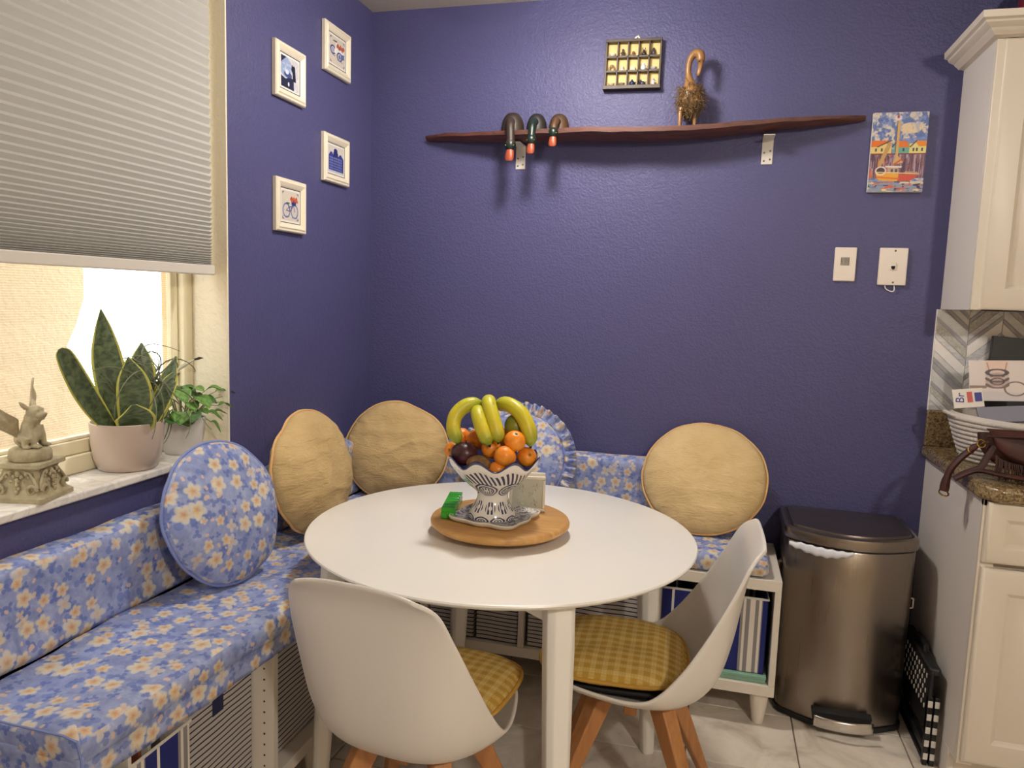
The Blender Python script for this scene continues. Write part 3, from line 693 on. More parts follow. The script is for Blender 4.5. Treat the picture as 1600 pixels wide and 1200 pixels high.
# ================================================================ TABLE
TX, TY, TR = .860, -.926, .532
t = thing('dining_table', 'round white dining table on four splayed tapered legs', 'table', (TX, TY, 0))
G().lathe([(.001, .718), (TR-.035, .718), (TR-.012, .724), (TR-.002, .731), (TR, .735), (TR-.002, .7385), (TR-.006, .74), (TR-.3, .74), (.001, .74)], 128).build('tabletop', M['table_white'], t, smooth=30)
LA = math.atan2(-1.345-TY, 1.125-TX)
for i in range(4):
    a = LA+i*PI/2; d = Vector((math.cos(a), math.sin(a), 0)); s = Vector((-d.y, d.x, 0))
    def sec(c, w, dd, z): return [tuple(c+s*(w*p)+d*(dd*q)+Vector((0, 0, z))) for p, q in ((-1, -.55), (-.55, -1), (.55, -1), (1, -.55), (1, .55), (.55, 1), (-.55, 1), (-1, .55))]
    g = G(); rows = [(.455, .033, .030, .718), (.462, .033, .030, .60), (.475, .029, .027, .35), (.492, .020, .019, 0)]
    vs = []
    for (r, w_, dd, z) in rows: vs += sec(d*r, w_, dd, z)
    fs = [(k*8+j, k*8+(j+1) % 8, (k+1)*8+(j+1) % 8, (k+1)*8+j) for k in range(3) for j in range(8)]+[tuple(range(8))[::-1], tuple(range(24, 32))]
    G().add(vs, [f[::-1] for f in fs]).build('leg', M['table_white'], t, smooth=50, bevel=.003, weld=True)
    a2 = a+PI/2; p = d*.44; q = Vector((math.cos(a2), math.sin(a2), 0))*.44; L = (q-p).length; dr = (q-p).normalized(); nn = Vector((-dr.y, dr.x, 0))*.011
    def arch(u): return .650+.05*math.sin(PI*u)**.8 if 0 < u < 1 else .65
    us = [i2/20 for i2 in range(21)]; vs = []
    for sgn in (-1, 1):
        vs += [tuple(p+dr*(L*u)+nn*sgn+Vector((0, 0, arch(u)))) for u in us]; vs += [tuple(p+dr*(L*u)+nn*sgn+Vector((0, 0, .7175))) for u in us]
    fs = []
    for k in range(20):
        fs += [(k, k+1, 21+k+1, 21+k), (42+k, 63+k, 63+k+1, 42+k+1), (k, 42+k, 42+k+1, k+1), (21+k, 22+k, 64+k, 63+k)]
    G().add(vs, fs).build('apron', M['table_white'], t, weld=True)

# ================================================================ CHAIRS (facing +y in their own frame)
CC = spline([(.238, .425), (.20, .407), (.08, .386), (-.06, .381), (-.15, .396), (-.208, .455), (-.238, .56), (-.255, .68), (-.268, .772), (-.296, .828)], 44)
EE = spline([(.185, .430), (.145, .440), (.06, .440), (-.01, .442), (-.06, .462), (-.115, .525), (-.17, .61), (-.225, .71), (-.262, .782), (-.296, .812)], 44)
WW = [float(a[0]) for a in spline([(.145,), (.195,), (.228,), (.242,), (.244,), (.238,), (.224,), (.203,), (.180,), (.140,)], 44)]
def shell_pt(u, v):
    i = min(44, int(round(v*44))); a = 2*u-1; c = CC[i]; e = EE[i]; k = abs(a)**2.7
    x = WW[i]*math.copysign(abs(a)**.92, a)*(1-.06*k)
    return (x, c[0]+(e[0]-c[0])*k, c[1]+(e[1]-c[1])*k)
def make_chair():
    t = thing('shell_chair', '', 'chair')
    G().grid(36, 44, shell_pt).build('shell', M['white_plastic'], t, smooth=180, solid=.009, sub=1)
    pad = G().grid(24, 24, lambda u, v: ((2*u-1)*.150, .045+(2*v-1)*.130, .397+.014*(1-max(abs(2*u-1), abs(2*v-1))**4)+.05*(abs(2*u-1)**4)*.5)); pad.build('seat_pad', M['black_pad'], t, smooth=180, solid=.012)
    for sx in (-1, 1):
        for sy in (-1, 1):
            top = Vector((sx*.085, sy*.075, .372)); bot = Vector((sx*.215, sy*.215, 0)); vs = []
            d = (bot-top); px = Vector((1, -sx*sy*1.0, 0)).normalized(); py = Vector((px.y, -px.x, 0))
            for (k, w1, w2) in ((0, .030, .022), (.25, .027, .020), (1, .013, .012)):
                c = top+d*k
                vs += [tuple(c+px*(w2*a)+py*(w1*b)) for a, b in ((-1, -1), (1, -1), (1, 1), (-1, 1))]
            fs = [(r*4+j, r*4+(j+1) % 4, (r+1)*4+(j+1) % 4, (r+1)*4+j) for r in range(2) for j in range(4)]+[(3, 2, 1, 0), (8, 9, 10, 11)]
            G().add(vs, fs).build('leg', M['beech'], t, bevel=.004, weld=True)
    G().box(-.10, .10, -.016, .016, .335, .368).box(-.016, .016, -.09, .09, .335, .368).build('cross_brace', M['beech'], t, bevel=.004)
    G().box(-.08, .08, -.07, .07, .364, .374).build('mount_plate', M['black'], t, bevel=.003)
    return t
def make_pad():
    t = thing('chair_cushion', '', 'cushion')
    def f(sign):
        def fn(u, v):
            a, r = u*2*PI, v; ca, sa = math.cos(a), math.sin(a); sq = (abs(ca)**3.2+abs(sa)**3.2)**(-1/3.2)
            R = .190*min(sq, 1.16)*r; x, y = R*ca, R*sa
            h = .040*(max(0, 1-r**3.0))**.6; wv = .006*noise.noise(Vector((x*14, y*14, 2+sign)))*(1-r**6)
            return (x, y, .040+sign*(h*(1 if sign > 0 else .8)+wv)+.012*(x/.19)**2)
        return fn
    def uvg(sign):
        g = G().grid(56, 14, f(sign), cu=True, flip=sign < 0); return g
    g = uvg(1); g.grid(56, 14, f(-1), cu=True, flip=True)
    g.build('cover', M['plaid'], t, uv='box', smooth=180, weld=.0003)
    pts = [f(1)(i/56, 1) for i in range(57)]
    G().tube(pts, .005, 8, cap=False).build('piping', M['plaid_piping'], t)
    return t
ch = make_chair(); pd = make_pad()
ch['label'] = 'white shell chair with its back to the viewer, in front of the table'
ch.location = (.793, -1.342, 0); ch.rotation_euler = (0, 0, math.radians(-6)); ch['group'] = 'white shell chairs at the table'
pd['label'] = 'yellow plaid cushion on the chair turned away from the viewer'; pd['group'] = 'yellow plaid chair cushions'
pd.location = (.803, -1.270, .408); pd.rotation_euler = (math.radians(-1), 0, math.radians(-6))
c2 = copy_tree(ch); c2['label'] = 'white shell chair seen from the side, nearest the steel bin'; c2.location = (1.248, -.968, 0); c2.rotation_euler = (0, 0, math.radians(92))
p2 = copy_tree(pd); p2['label'] = 'yellow plaid cushion on the side-facing chair nearest the steel bin'; p2.location = (1.195, -.962, .405); p2.rotation_euler = (0, 0, math.radians(92))

# ================================================================ ROUND CUSHIONS
def round_cushion(label, centre, nrm, r, thick, mat, pmat, seed, squash=1.0, wr=.012, dent=None, piping=.0042):
    nrm = Vector(nrm).normalized(); c = Vector(centre)
    zax = nrm; xax = Vector((0, 0, 1)).cross(zax).normalized(); yax = zax.cross(xax)
    Mx = Matrix((xax, yax, zax)).transposed()
    base = c-yax*(r*squash)
    t = thing('round_cushion', label, 'cushion', base); t.rotation_euler = Mx.to_euler()
    def rim(a):
        k = 1+.018*noise.noise(Vector((math.cos(a)*1.7, math.sin(a)*1.7, seed)))+.010*noise.noise(Vector((math.cos(a)*5, math.sin(a)*5, seed+4)))
        if dent: k -= dent[1]*math.exp(-((a-dent[0]+PI) % (2*PI)-PI)**2/(2*dent[2]**2))
        zz = .008*noise.noise(Vector((math.cos(a)*2.5, math.sin(a)*2.5, seed+9)))
        return k*r, zz
    def f(sign):
        def fn(u, v):
            a = u*2*PI; R, zr = rim(a); rr_ = v; x = R*rr_*math.cos(a); y = R*squash*rr_*math.sin(a)
            h = thick/2*(max(0, 1-rr_**2.6))**.62
            nn = noise.noise(Vector((x*7, y*7, seed)))*.9+.5*noise.noise(Vector((x*17, y*12, seed+3)))
            pk = math.sin(a*26+5*noise.noise(Vector((math.cos(a)*2, math.sin(a)*2, seed))))*.0022*math.exp(-((rr_-.9)/.08)**2)
            nn += (1-abs(noise.noise(Vector((x*6+y*3, y*15, seed+7)))))**3*.55+(1-abs(noise.noise(Vector((x*13, y*7, seed+2)))))**4*.30
            return (x, y+r*squash, sign*h+(nn*wr*(1-rr_**5)+pk)+zr*rr_**3)
        return fn
    g = G().grid(112, 26, f(1), cu=True); g.grid(112, 12, f(-1), cu=True, flip=True)
    g.build('cover', mat, t, uv='box', smooth=180, weld=.0003)
    G().tube([f(1)(i/112, 1) for i in range(113)], piping, 8, cap=False).build('piping', pmat, t)
    return t
#%%CUSH
round_cushion('round blue floral cushion leaning on the window bench', (.179, -1.218, .792), (.946, -.166, .277), .188, .085, M['floral'], M['floral_piping'], 1.0, 1.0, .006)
round_cushion('round beige cushion with creased rim on the window bench near the corner', (.179, -.769, .803), (.978, -.071, .197), .206, .13, M['linen'], M['linen_piping'], 5.0, .96, .012, (2.2, .05, .16))
round_cushion('round beige cushion with dented top in the corner of the two benches', (.230, -.218, .772), (.313, -.90, .304), .198, .12, M['linen'], M['linen_piping'], 9.0, .98, .010, (1.1, .05, .28))
round_cushion('large pale beige round cushion at the right end of the back bench', (1.392, -.135, .758), (-.035, -.851, .525), .219, .12, M['linen_pale'], M['linen_piping'], 14.0, .96, .009)
# ruffled cushion behind the fruit bowl
t = round_cushion('blue floral cushion with ruffled edge behind the fruit bowl', (.708, -.185, .772), (.08, -.92, .36), .180, .10, M['floral'], M['floral_piping'], 21.0, 1.0, .006)
t.name = 'ruffled_cushion'
def ruf(u, v):
    a = u*2*PI; k = .179+.044*v; return (k*math.cos(a), k*math.sin(a)+.180, (.002+.017*v)*math.sin(a*38+1.5*math.sin(a*5))+.004*math.sin(a*17))
G().grid(456, 5, ruf, cu=True).build('ruffle', M['floral'], t, uv='box', smooth=180, solid=.0015)

# ================================================================ STEEL BIN
t = thing('pedal_bin', 'tall brushed steel pedal bin with dark lid against the back wall', 'bin', (1.872, -.17, 0))
def foot_print(n, k=1.0, bulge=.055, rad=.05, hw=.198, y0=-.150, y1=.150):
    """rounded rectangle whose front (-y) bows outwards"""
    pts = []
    def arc(cx, cy, a0, a1, m):
        for i in range(m+1):
            a = a0+(a1-a0)*i/m; pts.append((cx+rad*math.cos(a), cy+rad*math.sin(a)))
    for i in range(17):
        u = -1+2*i/16
        pts.append((u*(hw-rad*.75), y0+rad*.0-bulge*(1-u*u)+.012))
    arc(hw-rad, y0+rad+.012, -PI/2+.55, 0, 5); arc(hw-rad*.6, y1-rad*.6, 0, PI/2, 4); pts[-5:] = [(hw-rad*.6+rad*.6*math.cos(a), y1-rad*.6+rad*.6*math.sin(a)) for a in [PI/8*i for i in range(5)]]
    q = [(-x, y) for x, y in pts[17:]][::-1]
    out = pts+q
    return [(x*k, y*k) for x, y in out]
FP = foot_print(0)
def loft(rows, fp, cap=True):
    g = G(); n = len(fp); vs = []; fs = []
    for (k, z) in rows: vs += [(x*k, y*k, z) for x, y in fp]
    for r in range(len(rows)-1):
        for j in range(n): fs.append((r*n+j, r*n+(j+1) % n, (r+1)*n+(j+1) % n, (r+1)*n+j))
    if cap: fs.append(tuple(range(n))[::-1]); fs.append(tuple(range((len(rows)-1)*n, len(rows)*n)))
    return g.add(vs, fs)
loft([(1.0, .004), (1.012, .006), (1.012, .022), (.995, .024)], FP).build('base_ring', M['black'], t, smooth=40)
loft([(.985, .024), (.985, .10), (.99, .30), (1.0, .45), (1.004, .606), (.99, .61)], FP).build('body', M['steel'], t, smooth=40)
loft([(.995, .606), (.995, .614)], FP, False).build('liner', M['dark'], t, smooth=60)  # dark ring filling the gap between body and lid rim
g = G()
def lin(u, v):
    x = -.195+.19*u; yy = -.150-.055*(1-min(1, (x/.16)**2))+.004; return (x, yy-.006-.004*math.sin(v*3), .612-.030*v*(.35+.65*math.sin(PI*min(1, u*1.05))**.7)+.002*math.sin(u*40))
G().grid(30, 4, lin).build('liner_edge', M['bag_liner'], t, smooth=180, solid=.0015)
loft([(.99, .612), (1.03, .616), (1.04, .622), (1.04, .642), (1.03, .650), (.97, .654), (.95, .650)], FP).build('lid_rim', M['steel'], t, smooth=30)
loft([(.93, .640), (.93, .655), (.915, .660), (.60, .664), (.2, .665)], FP).build('lid', M['steel_lid'], t, smooth=40)
G().box(-.045, .085, .146, .160, .60, .652).build('hinge', M['black'], t, bevel=.004)
g = G().add([(-.085, -.222, .035), (.085, -.222, .035), (.092, -.222, .072), (-.092, -.222, .072), (-.085, -.195, .035), (.085, -.195, .035), (.092, -.195, .078), (-.092, -.195, .078)], [(0, 1, 2, 3), (7, 6, 5, 4), (0, 4, 5, 1), (3, 2, 6, 7), (0, 3, 7, 4), (1, 5, 6, 2)])
g.build('pedal_recess', M['dark'], t, loc=(0, .012, 0), bevel=.004)
g = G()
def ped(u, v): 
    x = -.088+.176*u; return (x, -.240-.018*(1-(2*u-1)**2)*1.0-.012*v+.012*(v*v), .074-.036*v)
G().grid(24, 6, ped).build('pedal', M['chrome'], t, smooth=180, solid=.006)
for s in (-1,):
    G().tube([(-.199, -.02, .50), (-.207, -.02, .495), (-.209, -.02, .43), (-.207, -.02, .40), (-.199, -.02, .395)], .009, 8).build('side_grip', M['steel'], t)
G().tube([(.199, -.06, .44), (.214, -.06, .436), (.214, -.06, .405), (.199, -.06, .40)], .004, 8).build('hook', M['chrome'], t)

# ================================================================ FOLDED STEP STOOL
t = thing('folding_stool', 'folded black step stool with white grip dots beside the base cabinet', 'stool', (2.105, -.30, 0))
bx(-.014, -.002, -.17, .17, .10, .30).build('step_panel', M['black'], t, bevel=.005)
bx(-.018, .016, -.168, .168, .285, .310).build('step_edge', M['black'], t, bevel=.006)
k = 0
dm = None
for r in range(5):
    for c in range(9):
        y = -.135+c*.030+(.015 if r % 2 else 0); z = .272-r*.024
        if dm is None: dm = G().lathe([(.001, 0), (.006, 0), (.0055, .0016), (.001, .002)], 10).build('grip_dot', M['grip_white'], t); o = dm
        else: o = dm.copy(); C.objects.link(o)
        o.location = (-.0142, y, z); o.rotation_euler = (0, -PI/2, 0); o.scale = (1.35, .8, 1)
for (x, lab) in ((-.007, 0), (.012, 1)):
    for yy in (-.16, .16):
        G().box(x-.007, x+.007, yy-.010, yy+.010, 0.0, .22).build('leg', M['black'], t, bevel=.003)
        if yy < 0:
            for i in range(5): G().box(x-.0065, x+.0065, yy-.0125, yy-.009, .02+i*.042, .02+i*.042+.020).build('grip_strip', M['grip_white'], t, bevel=.001)
G().box(-.010, .010, -.15, .15, .03, .055).box(-.010, .010, -.15, .15, .0, .012).build('crossbar', M['black'], t, bevel=.004)
G().tube([(0, -.05, .305), (0, -.045, .328), (0, 0, .334), (0, .045, .328), (0, .05, .305)], .008, 8).build('handle', M['black'], t)

# ================================================================ ON THE WORKTOP
ZW = .915
t = thing('rope_basket', 'white coiled rope basket on the granite worktop', 'basket', (2.345, -.225, ZW))
prof = [(.001, .002), (.115, .002)]
for i in range(10):
    r = .118+.040*((i+.5)/10)**.8; zc = .007+i*.0135
    for a in (-60, -20, 20, 60): prof.append((r+.0058*math.cos(math.radians(a)), zc+.0068*math.sin(math.radians(a))))
prof += [(prof[-1][0]-.010, .142), (prof[-1][0]-.014, .125), (.12, .02), (.001, .008)]
G().lathe(prof, 64, lambda r, z, a, v: (r*(1+.30*math.cos(a)**2), z+.010*math.cos(a)**2*(z/.14))).build('coiled_wall', M['rope'], t, smooth=60)
for s in (-1, 1): G().tube([(s*.190, -.05, .138), (s*.212, -.035, .146), (s*.222, 0, .150), (s*.212, .035, .146), (s*.190, .05, .138)], .006, 8).build('handle', M['rope'], t)
def card(name, label, cat, w_, h, d, loc, rot, mat, front=None, pos=None):
    t = thing(name, label, cat, loc); t.rotation_euler = rot
    bx(-w_/2, w_/2, 0, d, 0, h).build('body', mat, t, bevel=.0012); return t
t = card('black_case', 'black padded case leaning on the chevron splash', 'case', .26, .27, .018, (2.405, -.078, 1.03), (math.radians(-6), math.radians(4), 0), M['black'])
bx(-.012, .012, -.0015, 0, .175, .19).build('badge', M['grey_blue_card'], t)
# printed leaflet: rings
def col_grid(name, nu, nv, pt, fn, mat, parent):
    g = G().grid(nu, nv, pt); o = g.build(name, mat, parent, smooth=0)
    U, V = np.meshgrid(np.linspace(0, 1, nu+1), np.linspace(0, 1, nv+1)); rgb = fn(U, V)
    lin = np.where(rgb <= .04045, rgb/12.92, ((rgb+.055)/1.055)**2.4)
    a = o.data.color_attributes.new('Col', 'FLOAT_COLOR', 'POINT')
    buf = np.ones((U.size, 4), 'f'); buf[:, :3] = lin.reshape(-1, 3); a.data.foreach_set('color', buf.ravel()); return o
class Paint:
    def __init__(p, U, V, asp, bg): p.X = U*asp; p.Y = V; p.img = np.ones(U.shape+(3,))*np.array(bg)/255.
    def put(p, mask, c, a=1.0):
        mk = np.clip(mask, 0, 1)[..., None]*a; p.img = p.img*(1-mk)+mk*np.array(c)/255.
    def disc(p, x, y, rx, ry, c, a=1, s=.01): d = np.sqrt(((p.X-x)/rx)**2+((p.Y-y)/ry)**2); p.put((1-d)*min(rx, ry)/s+.5, c, a)
    def ring(p, x, y, rx, ry, w_, c, a=1, s=.008): d = np.abs(np.sqrt(((p.X-x)/rx)**2+((p.Y-y)/ry)**2)-1)*min(rx, ry); p.put((w_/2-d)/s+.5, c, a)
    def line(p, pts, w_, c, a=1, s=.008):
        for (x0, y0), (x1, y1) in zip(pts, pts[1:]):
            dx, dy = x1-x0, y1-y0; L = dx*dx+dy*dy+1e-12; t_ = np.clip(((p.X-x0)*dx+(p.Y-y0)*dy)/L, 0, 1)
            p.put((w_/2-np.hypot(p.X-x0-t_*dx, p.Y-y0-t_*dy))/s+.5, c, a)
    def poly(p, pts, c, a=1):
        inside = np.zeros(p.X.shape, bool); n = len(pts)
        for i in range(n):
            x0, y0 = pts[i]; x1, y1 = pts[(i+1) % n]
            with np.errstate(divide='ignore', invalid='ignore'):
                cond = ((y0 > p.Y) != (y1 > p.Y)) & (p.X < (x1-x0)*(p.Y-y0)/(y1-y0+1e-12)+x0)
            inside ^= cond
        p.put(inside.astype(float), c, a)
    def fuzz(p, amt, fx, fy, seed):
        rs = np.random.RandomState(seed); g = rs.rand(fy+2, fx+2)
        xi = np.clip(p.X/p.X.max()*fx, 0, fx-1e-6); yi = np.clip(p.Y*fy, 0, fy-1e-6); x0 = xi.astype(int); y0 = yi.astype(int); a = xi-x0; b = yi-y0
        return (g[y0, x0]*(1-a)*(1-b)+g[y0, x0+1]*a*(1-b)+g[y0+1, x0]*(1-a)*b+g[y0+1, x0+1]*a*b-.5)*2*amt
t = card('leaflet', 'white leaflet with a picture of stacked rings in the rope basket', 'leaflet', .16, .13, .002, (2.277, -.205, 1.105), (math.radians(-12), math.radians(-3), 0), M['paper_white'])
def rings(U, V):
    p = Paint(U, V, 1.25, (226, 214, 208)); p.disc(.62, .88, .26, .30, (232, 202, 186)); p.line([(.0, .34), (.35, .34)], .07, (150, 118, 104)); p.poly([(.0, 0), (1.25, 0), (1.25, .2), (0, .25)], (214, 206, 206))
    p.line([(.40, .95), (.47, .66), (.42, .50)], .02, (150, 116, 104)); p.line([(.84, .95), (.78, .66), (.84, .5)], .02, (150, 116, 104))
    p.poly([(.38, .36), (.84, .36), (.80, .70), (.44, .70)], (180, 150, 140))
    for i, c in enumerate(((110, 92, 92), (196, 170, 160), (92, 78, 82), (206, 188, 178), (70, 60, 66))): p.ring(.62, .40+i*.075, .22, .08, .035, c)
    p.ring(1.02, .30, .24, .17, .03, (120, 98, 92)); p.ring(.62, .48, .15, .08, .02, (60, 52, 58)); return p.img
col_grid('printed_picture', 100, 80, lambda u, v: (-.079+.158*u, -.0006, .001+.128*v), rings, M['print'], t)
# letters built as text meshes
def letters(txt, size, mat, parent, loc, rot, name='lettering', depth=.0003):
    cu = bpy.data.curves.new(name, 'FONT'); cu.body = txt; cu.size = size; cu.extrude = depth; cu.align_x = 'CENTER'; cu.align_y = 'CENTER'
    tmp = bpy.data.objects.new('tmp_text', cu); C.objects.link(tmp); dg = bpy.context.evaluated_depsgraph_get(); dg.update()
    me = bpy.data.meshes.new_from_object(tmp.evaluated_get(dg)); bpy.data.objects.remove(tmp, do_unlink=True)
    me.materials.clear(); me.materials.append(mat); me.name = name
    o = bpy.data.objects.new(name, me); C.objects.link(o); o.parent = parent; o.location = loc; o.rotation_euler = rot; return o
M['ink_blue'] = plain('ink_blue', (48, 52, 140), .5); M['ink_red'] = plain('ink_red', (196, 84, 74), .5); M['ink_grey'] = plain('ink_grey', (92, 92, 104), .5)
t = card('catalogue', 'grey blue catalogue lying tilted on the rope basket rim', 'catalogue', .25, .055, .012, (2.33, -.295, 1.058), (math.radians(-38), math.radians(-6), 0), M['grey_blue_card'])
letters('NEW PRE', .022, M['ink_grey'], t, (.055, -.0004, .034), (PI/2, 0, 0))
G().add([(.02, -.0006, .004), (.125, -.0006, .004), (.125, -.0006, .016)], [(0, 1, 2)]).build('printed_corner', M['ink_grey'], t, smooth=0)
t = card('white_packet', 'small white packet with blue lettering poking out of the basket', 'packet', .085, .06, .004, (2.182, -.262, 1.085), (math.radians(-14), math.radians(-8), 0), M['paper_white'])
letters('Br', .034, M['ink_blue'], t, (-.022, -.0004, .032), (PI/2, -PI/2+.15, 0)); bx(-.003, .012, -.0006, 0, .016, .05).build('red_print', M['ink_red'], t); bx(.018, .038, -.0006, 0, .018, .046).build('blue_print', M['ink_blue'], t)

t = thing('fringed_purse', 'brown suede purse with fringe and gold rings on the worktop edge', 'purse', (2.31, -.465, ZW))
def bagf(side):
    def f(u, v):
        a = PI*u; r = v; x = -.155*math.cos(a)*r; z = .125-.118*math.sin(a)**.75*r if False else .122*(1-math.sin(a)**.8*r*.96)
        return (x, side*(.042*(1-r**2.4)**.6*(1-.35*((z)/.12)))+.0, z)
    return f
g = G().grid(40, 14, bagf(1)); g.grid(40, 14, bagf(-1), flip=True)
g.build('body', M['leather'], t, smooth=180, weld=.0005, rot=(math.radians(-18), 0, 0), loc=(0, -.015, .004))
def flap(u, v):
    a = PI*(.06+.88*u); x = -.148*math.cos(a)*(1-.10*v); z = .122*(1-math.sin(a)**.8*.85*v); return (x, -.050-.012*math.sin(PI*v)+.03*(z/.12-.2)*0, z)
G().grid(36, 8, flap).build('flap', M['leather'], t, smooth=180, solid=.003, rot=(math.radians(-18), 0, 0), loc=(0, -.012, .006))
G().tube([(-.148+.296*i/30, -.036-.012*math.sin(PI*i/30), .118+.006*math.sin(PI*i/30)) for i in range(31)], .006, 8, flat=.6).build('zip_band', M['fringe'], t)
G().tube([(-.135+.27*i/30, -.075-.006*math.sin(PI*i/30), .055-.045*math.sin(PI*i/30)) for i in range(31)], .0016, 6).build('gold_chain', M['gold'], t)
g = G(); random.seed(3)
for i in range(60):
    u = i/59; a = PI*(.08+.84*u); x = -.14*math.cos(a); z = .122*(1-math.sin(a)**.8*.55)
    L = .045+random.uniform(-.006, .01); dx = random.uniform(-.008, .008)
    g.tube([(x, -.085, z*.62+.012), (x+dx*.4, -.092, z*.62-L*.4+.008), (x+dx, -.090, max(.004, z*.62-L+.004))], [.0022, .002, .0014], 5)
o = g.build('fringe', M['fringe'], t, smooth=60); o['kind'] = 'stuff'
def rib(pts, wd, th, n=6):
    return G().tube(pts, wd, 8, flat=th)
sp_ = [tuple(p) for p in spline([(-.140, -.03, .100), (-.165, -.03, .092), (-.187, -.02, .065), (-.205, -.02, .045), (-.226, -.02, .012), (-.235, -.02, -.02), (-.238, -.02, -.052)], 18)]
G().tube(sp_, [.007]*4+[.016]*11+[.019, .021, .022, .021], 8, flat=.6).build('strap', M['leather'], t, smooth=60)
sp2 = [tuple(p) for p in spline([(.16, -.11, .006), (.02, -.115, .010), (-.10, -.095, .018), (-.16, -.06, .022), (-.19, -.05, .010), (-.215, -.04, -.01)], 24)]
G().tube(sp2, .016, 8, flat=.45).build('strap', M['leather'], t, smooth=60)
sp3 = [tuple(p) for p in spline([(-.128, -.03, .09), (-.15, -.05, .05), (-.165, -.06, .03), (-.2, -.05, .008), (-.222, -.045, -.012)], 20)]
G().tube(sp3, .011, 8, flat=.5).build('strap', M['fringe'], t, smooth=60)
def torus(R, r, c, n=20, k=8, M4=None):
    g = G().at(M4 or Matrix.Identity(4)); return g.grid(n, k, lambda u, v: (c[0]+(R+r*math.cos(2*PI*v))*math.cos(2*PI*u), c[1]+(R+r*math.cos(2*PI*v))*math.sin(2*PI*u), c[2]+r*math.sin(2*PI*v)), True, True)
torus(.011, .002, (0, 0, 0)).build('gold_ring', M['gold'], t, loc=(-.160, -.036, .096), rot=(1.2, .4, 0))
torus(.009, .002, (0, 0, 0)).build('gold_ring', M['gold'], t, loc=(-.182, -.03, .074), rot=(1.0, .9, 0))
torus(.013, .0022, (0, 0, 0)).build('gold_ring', M['gold'], t, loc=(-.238, -.02, -.060), rot=(.5, .2, 0))
G().tube([(-.150, -.036, .104), (-.172, -.032, .080)], .003, 8).build('gold_clasp', M['gold'], t)

# ================================================================ ON THE TABLE
ZT = .740; SX, SY = .864, -.960
t = thing('lazy_susan', 'round wooden turntable board in the middle of the white table', 'turntable', (SX, SY, ZT))
G().lathe([(.001, .0), (.085, 0), (.09, .004), (.09, .016), (.001, .016)], 48).build('foot', M['black'], t)
G().lathe([(.001, .016), (.165, .016), (.180, .020), (.189, .028), (.190, .034), (.187, .041), (.182, .044), (.001, .044)], 96).build('board', M['susan'], t, smooth=40)
ZS = ZT+.044
BX, BY = .852, -1.000
t = thing('delft_plate', 'blue and white scalloped ceramic plate under the fruit bowl', 'plate', (BX+.005, BY+.012, ZS))
def plate_r(a):
    return .104*(1+.055*math.cos(4*(a-.6))+.045*math.cos(8*(a-.6)+.5)+.10*abs(math.cos(2*(a-.6)))**3)
P_ = [(.001, 0), (.86, 0), (1.0, .008), (1.02, .014), (.985, .016), (.90, .010), (.55, .008), (.001, .008)]
G().lathe(P_, 128, lambda r, z, a, v: (r*plate_r(a) if r > .01 else .001, z)).build('dish', M['delft'], t, smooth=50)
G().lathe([(.985, .0142), (1.0, .0168), (1.022, .0155), (1.022, .0135)], 128, lambda r, z, a, v: (r*plate_r(a), z)).build('edge', M['napkin_white'], t, smooth=60)

t = thing('fruit_bowl', 'blue and white footed ceramic bowl with wavy rim', 'bowl', (BX, BY, ZS+.009))
bp_ = [tuple(p) for p in spline([(.062, 0), (.064, .006), (.058, .022), (.046, .042), (.041, .060), (.046, .074), (.068, .092), (.092, .116), (.112, .142), (.122, .160)], 54)]
def wav(r, z, a, v):
    k = max(0, (z-.09)/.068); k = k*k; s = math.cos(8*a+.5); return (r*(1+.035*k*s), z+.012*k*s)
n_ = len(bp_)-1
G().grid(144, n_, lambda u, v: (lambda rz: (rz[0]*math.cos(2*PI*u), rz[0]*math.sin(2*PI*u), rz[1]))(wav(bp_[int(round(v*n_))][0], bp_[int(round(v*n_))][1], 2*PI*u, v)), cu=True).build('outer_wall', M['talavera'], t, smooth=180)
inn = [(.122, .160), (.1205, .162), (.118, .160), (.108, .144), (.088, .118), (.066, .098), (.03, .088), (.001, .086)]
G().lathe(inn, 144, wav).build('inner_wall', plain('dark_blue_glaze', (38, 40, 86), .2), t, smooth=80)
G().lathe([(.001, .002), (.055, .002), (.062, 0)], 48).build('foot_ring', M['napkin_white'], t)

def fruit_mandarin(label, c, r, rot, name='mandarin'):
    t = thing(name, label, 'fruit', (c[0], c[1], c[2]-r*.9), 0, 'mandarins in the fruit bowl')
    def f(u, v):
        a = 2*PI*u; ph = PI*(.001+.998*v); k = 1+.012*math.cos(9*a)*math.sin(ph)**2; zz = -math.cos(ph)*.90
        if v > .9: zz -= .08*((v-.9)/.1)**2
        return (r*k*math.sin(ph)*math.cos(a), r*k*math.sin(ph)*math.sin(a), r*zz)
    g = G().at(Matrix.Translation((0, 0, r*.9)) @ Euler(rot).to_matrix().to_4x4()).grid(28, 18, f, cu=True); g.build('peel', M['mandarin'], t, smooth=180)
    g = G().at(Matrix.Translation((0, 0, r*.9)) @ Euler(rot).to_matrix().to_4x4())
    for i in range(5):
        a = i*2*PI/5; g.tube([(0, 0, r*.825), (r*.13*math.cos(a), r*.13*math.sin(a), r*.86), (r*.2*math.cos(a), r*.2*math.sin(a), r*.87)], [r*.05, r*.04, r*.01], 5)
    g.build('stalk', M['stem'], t)
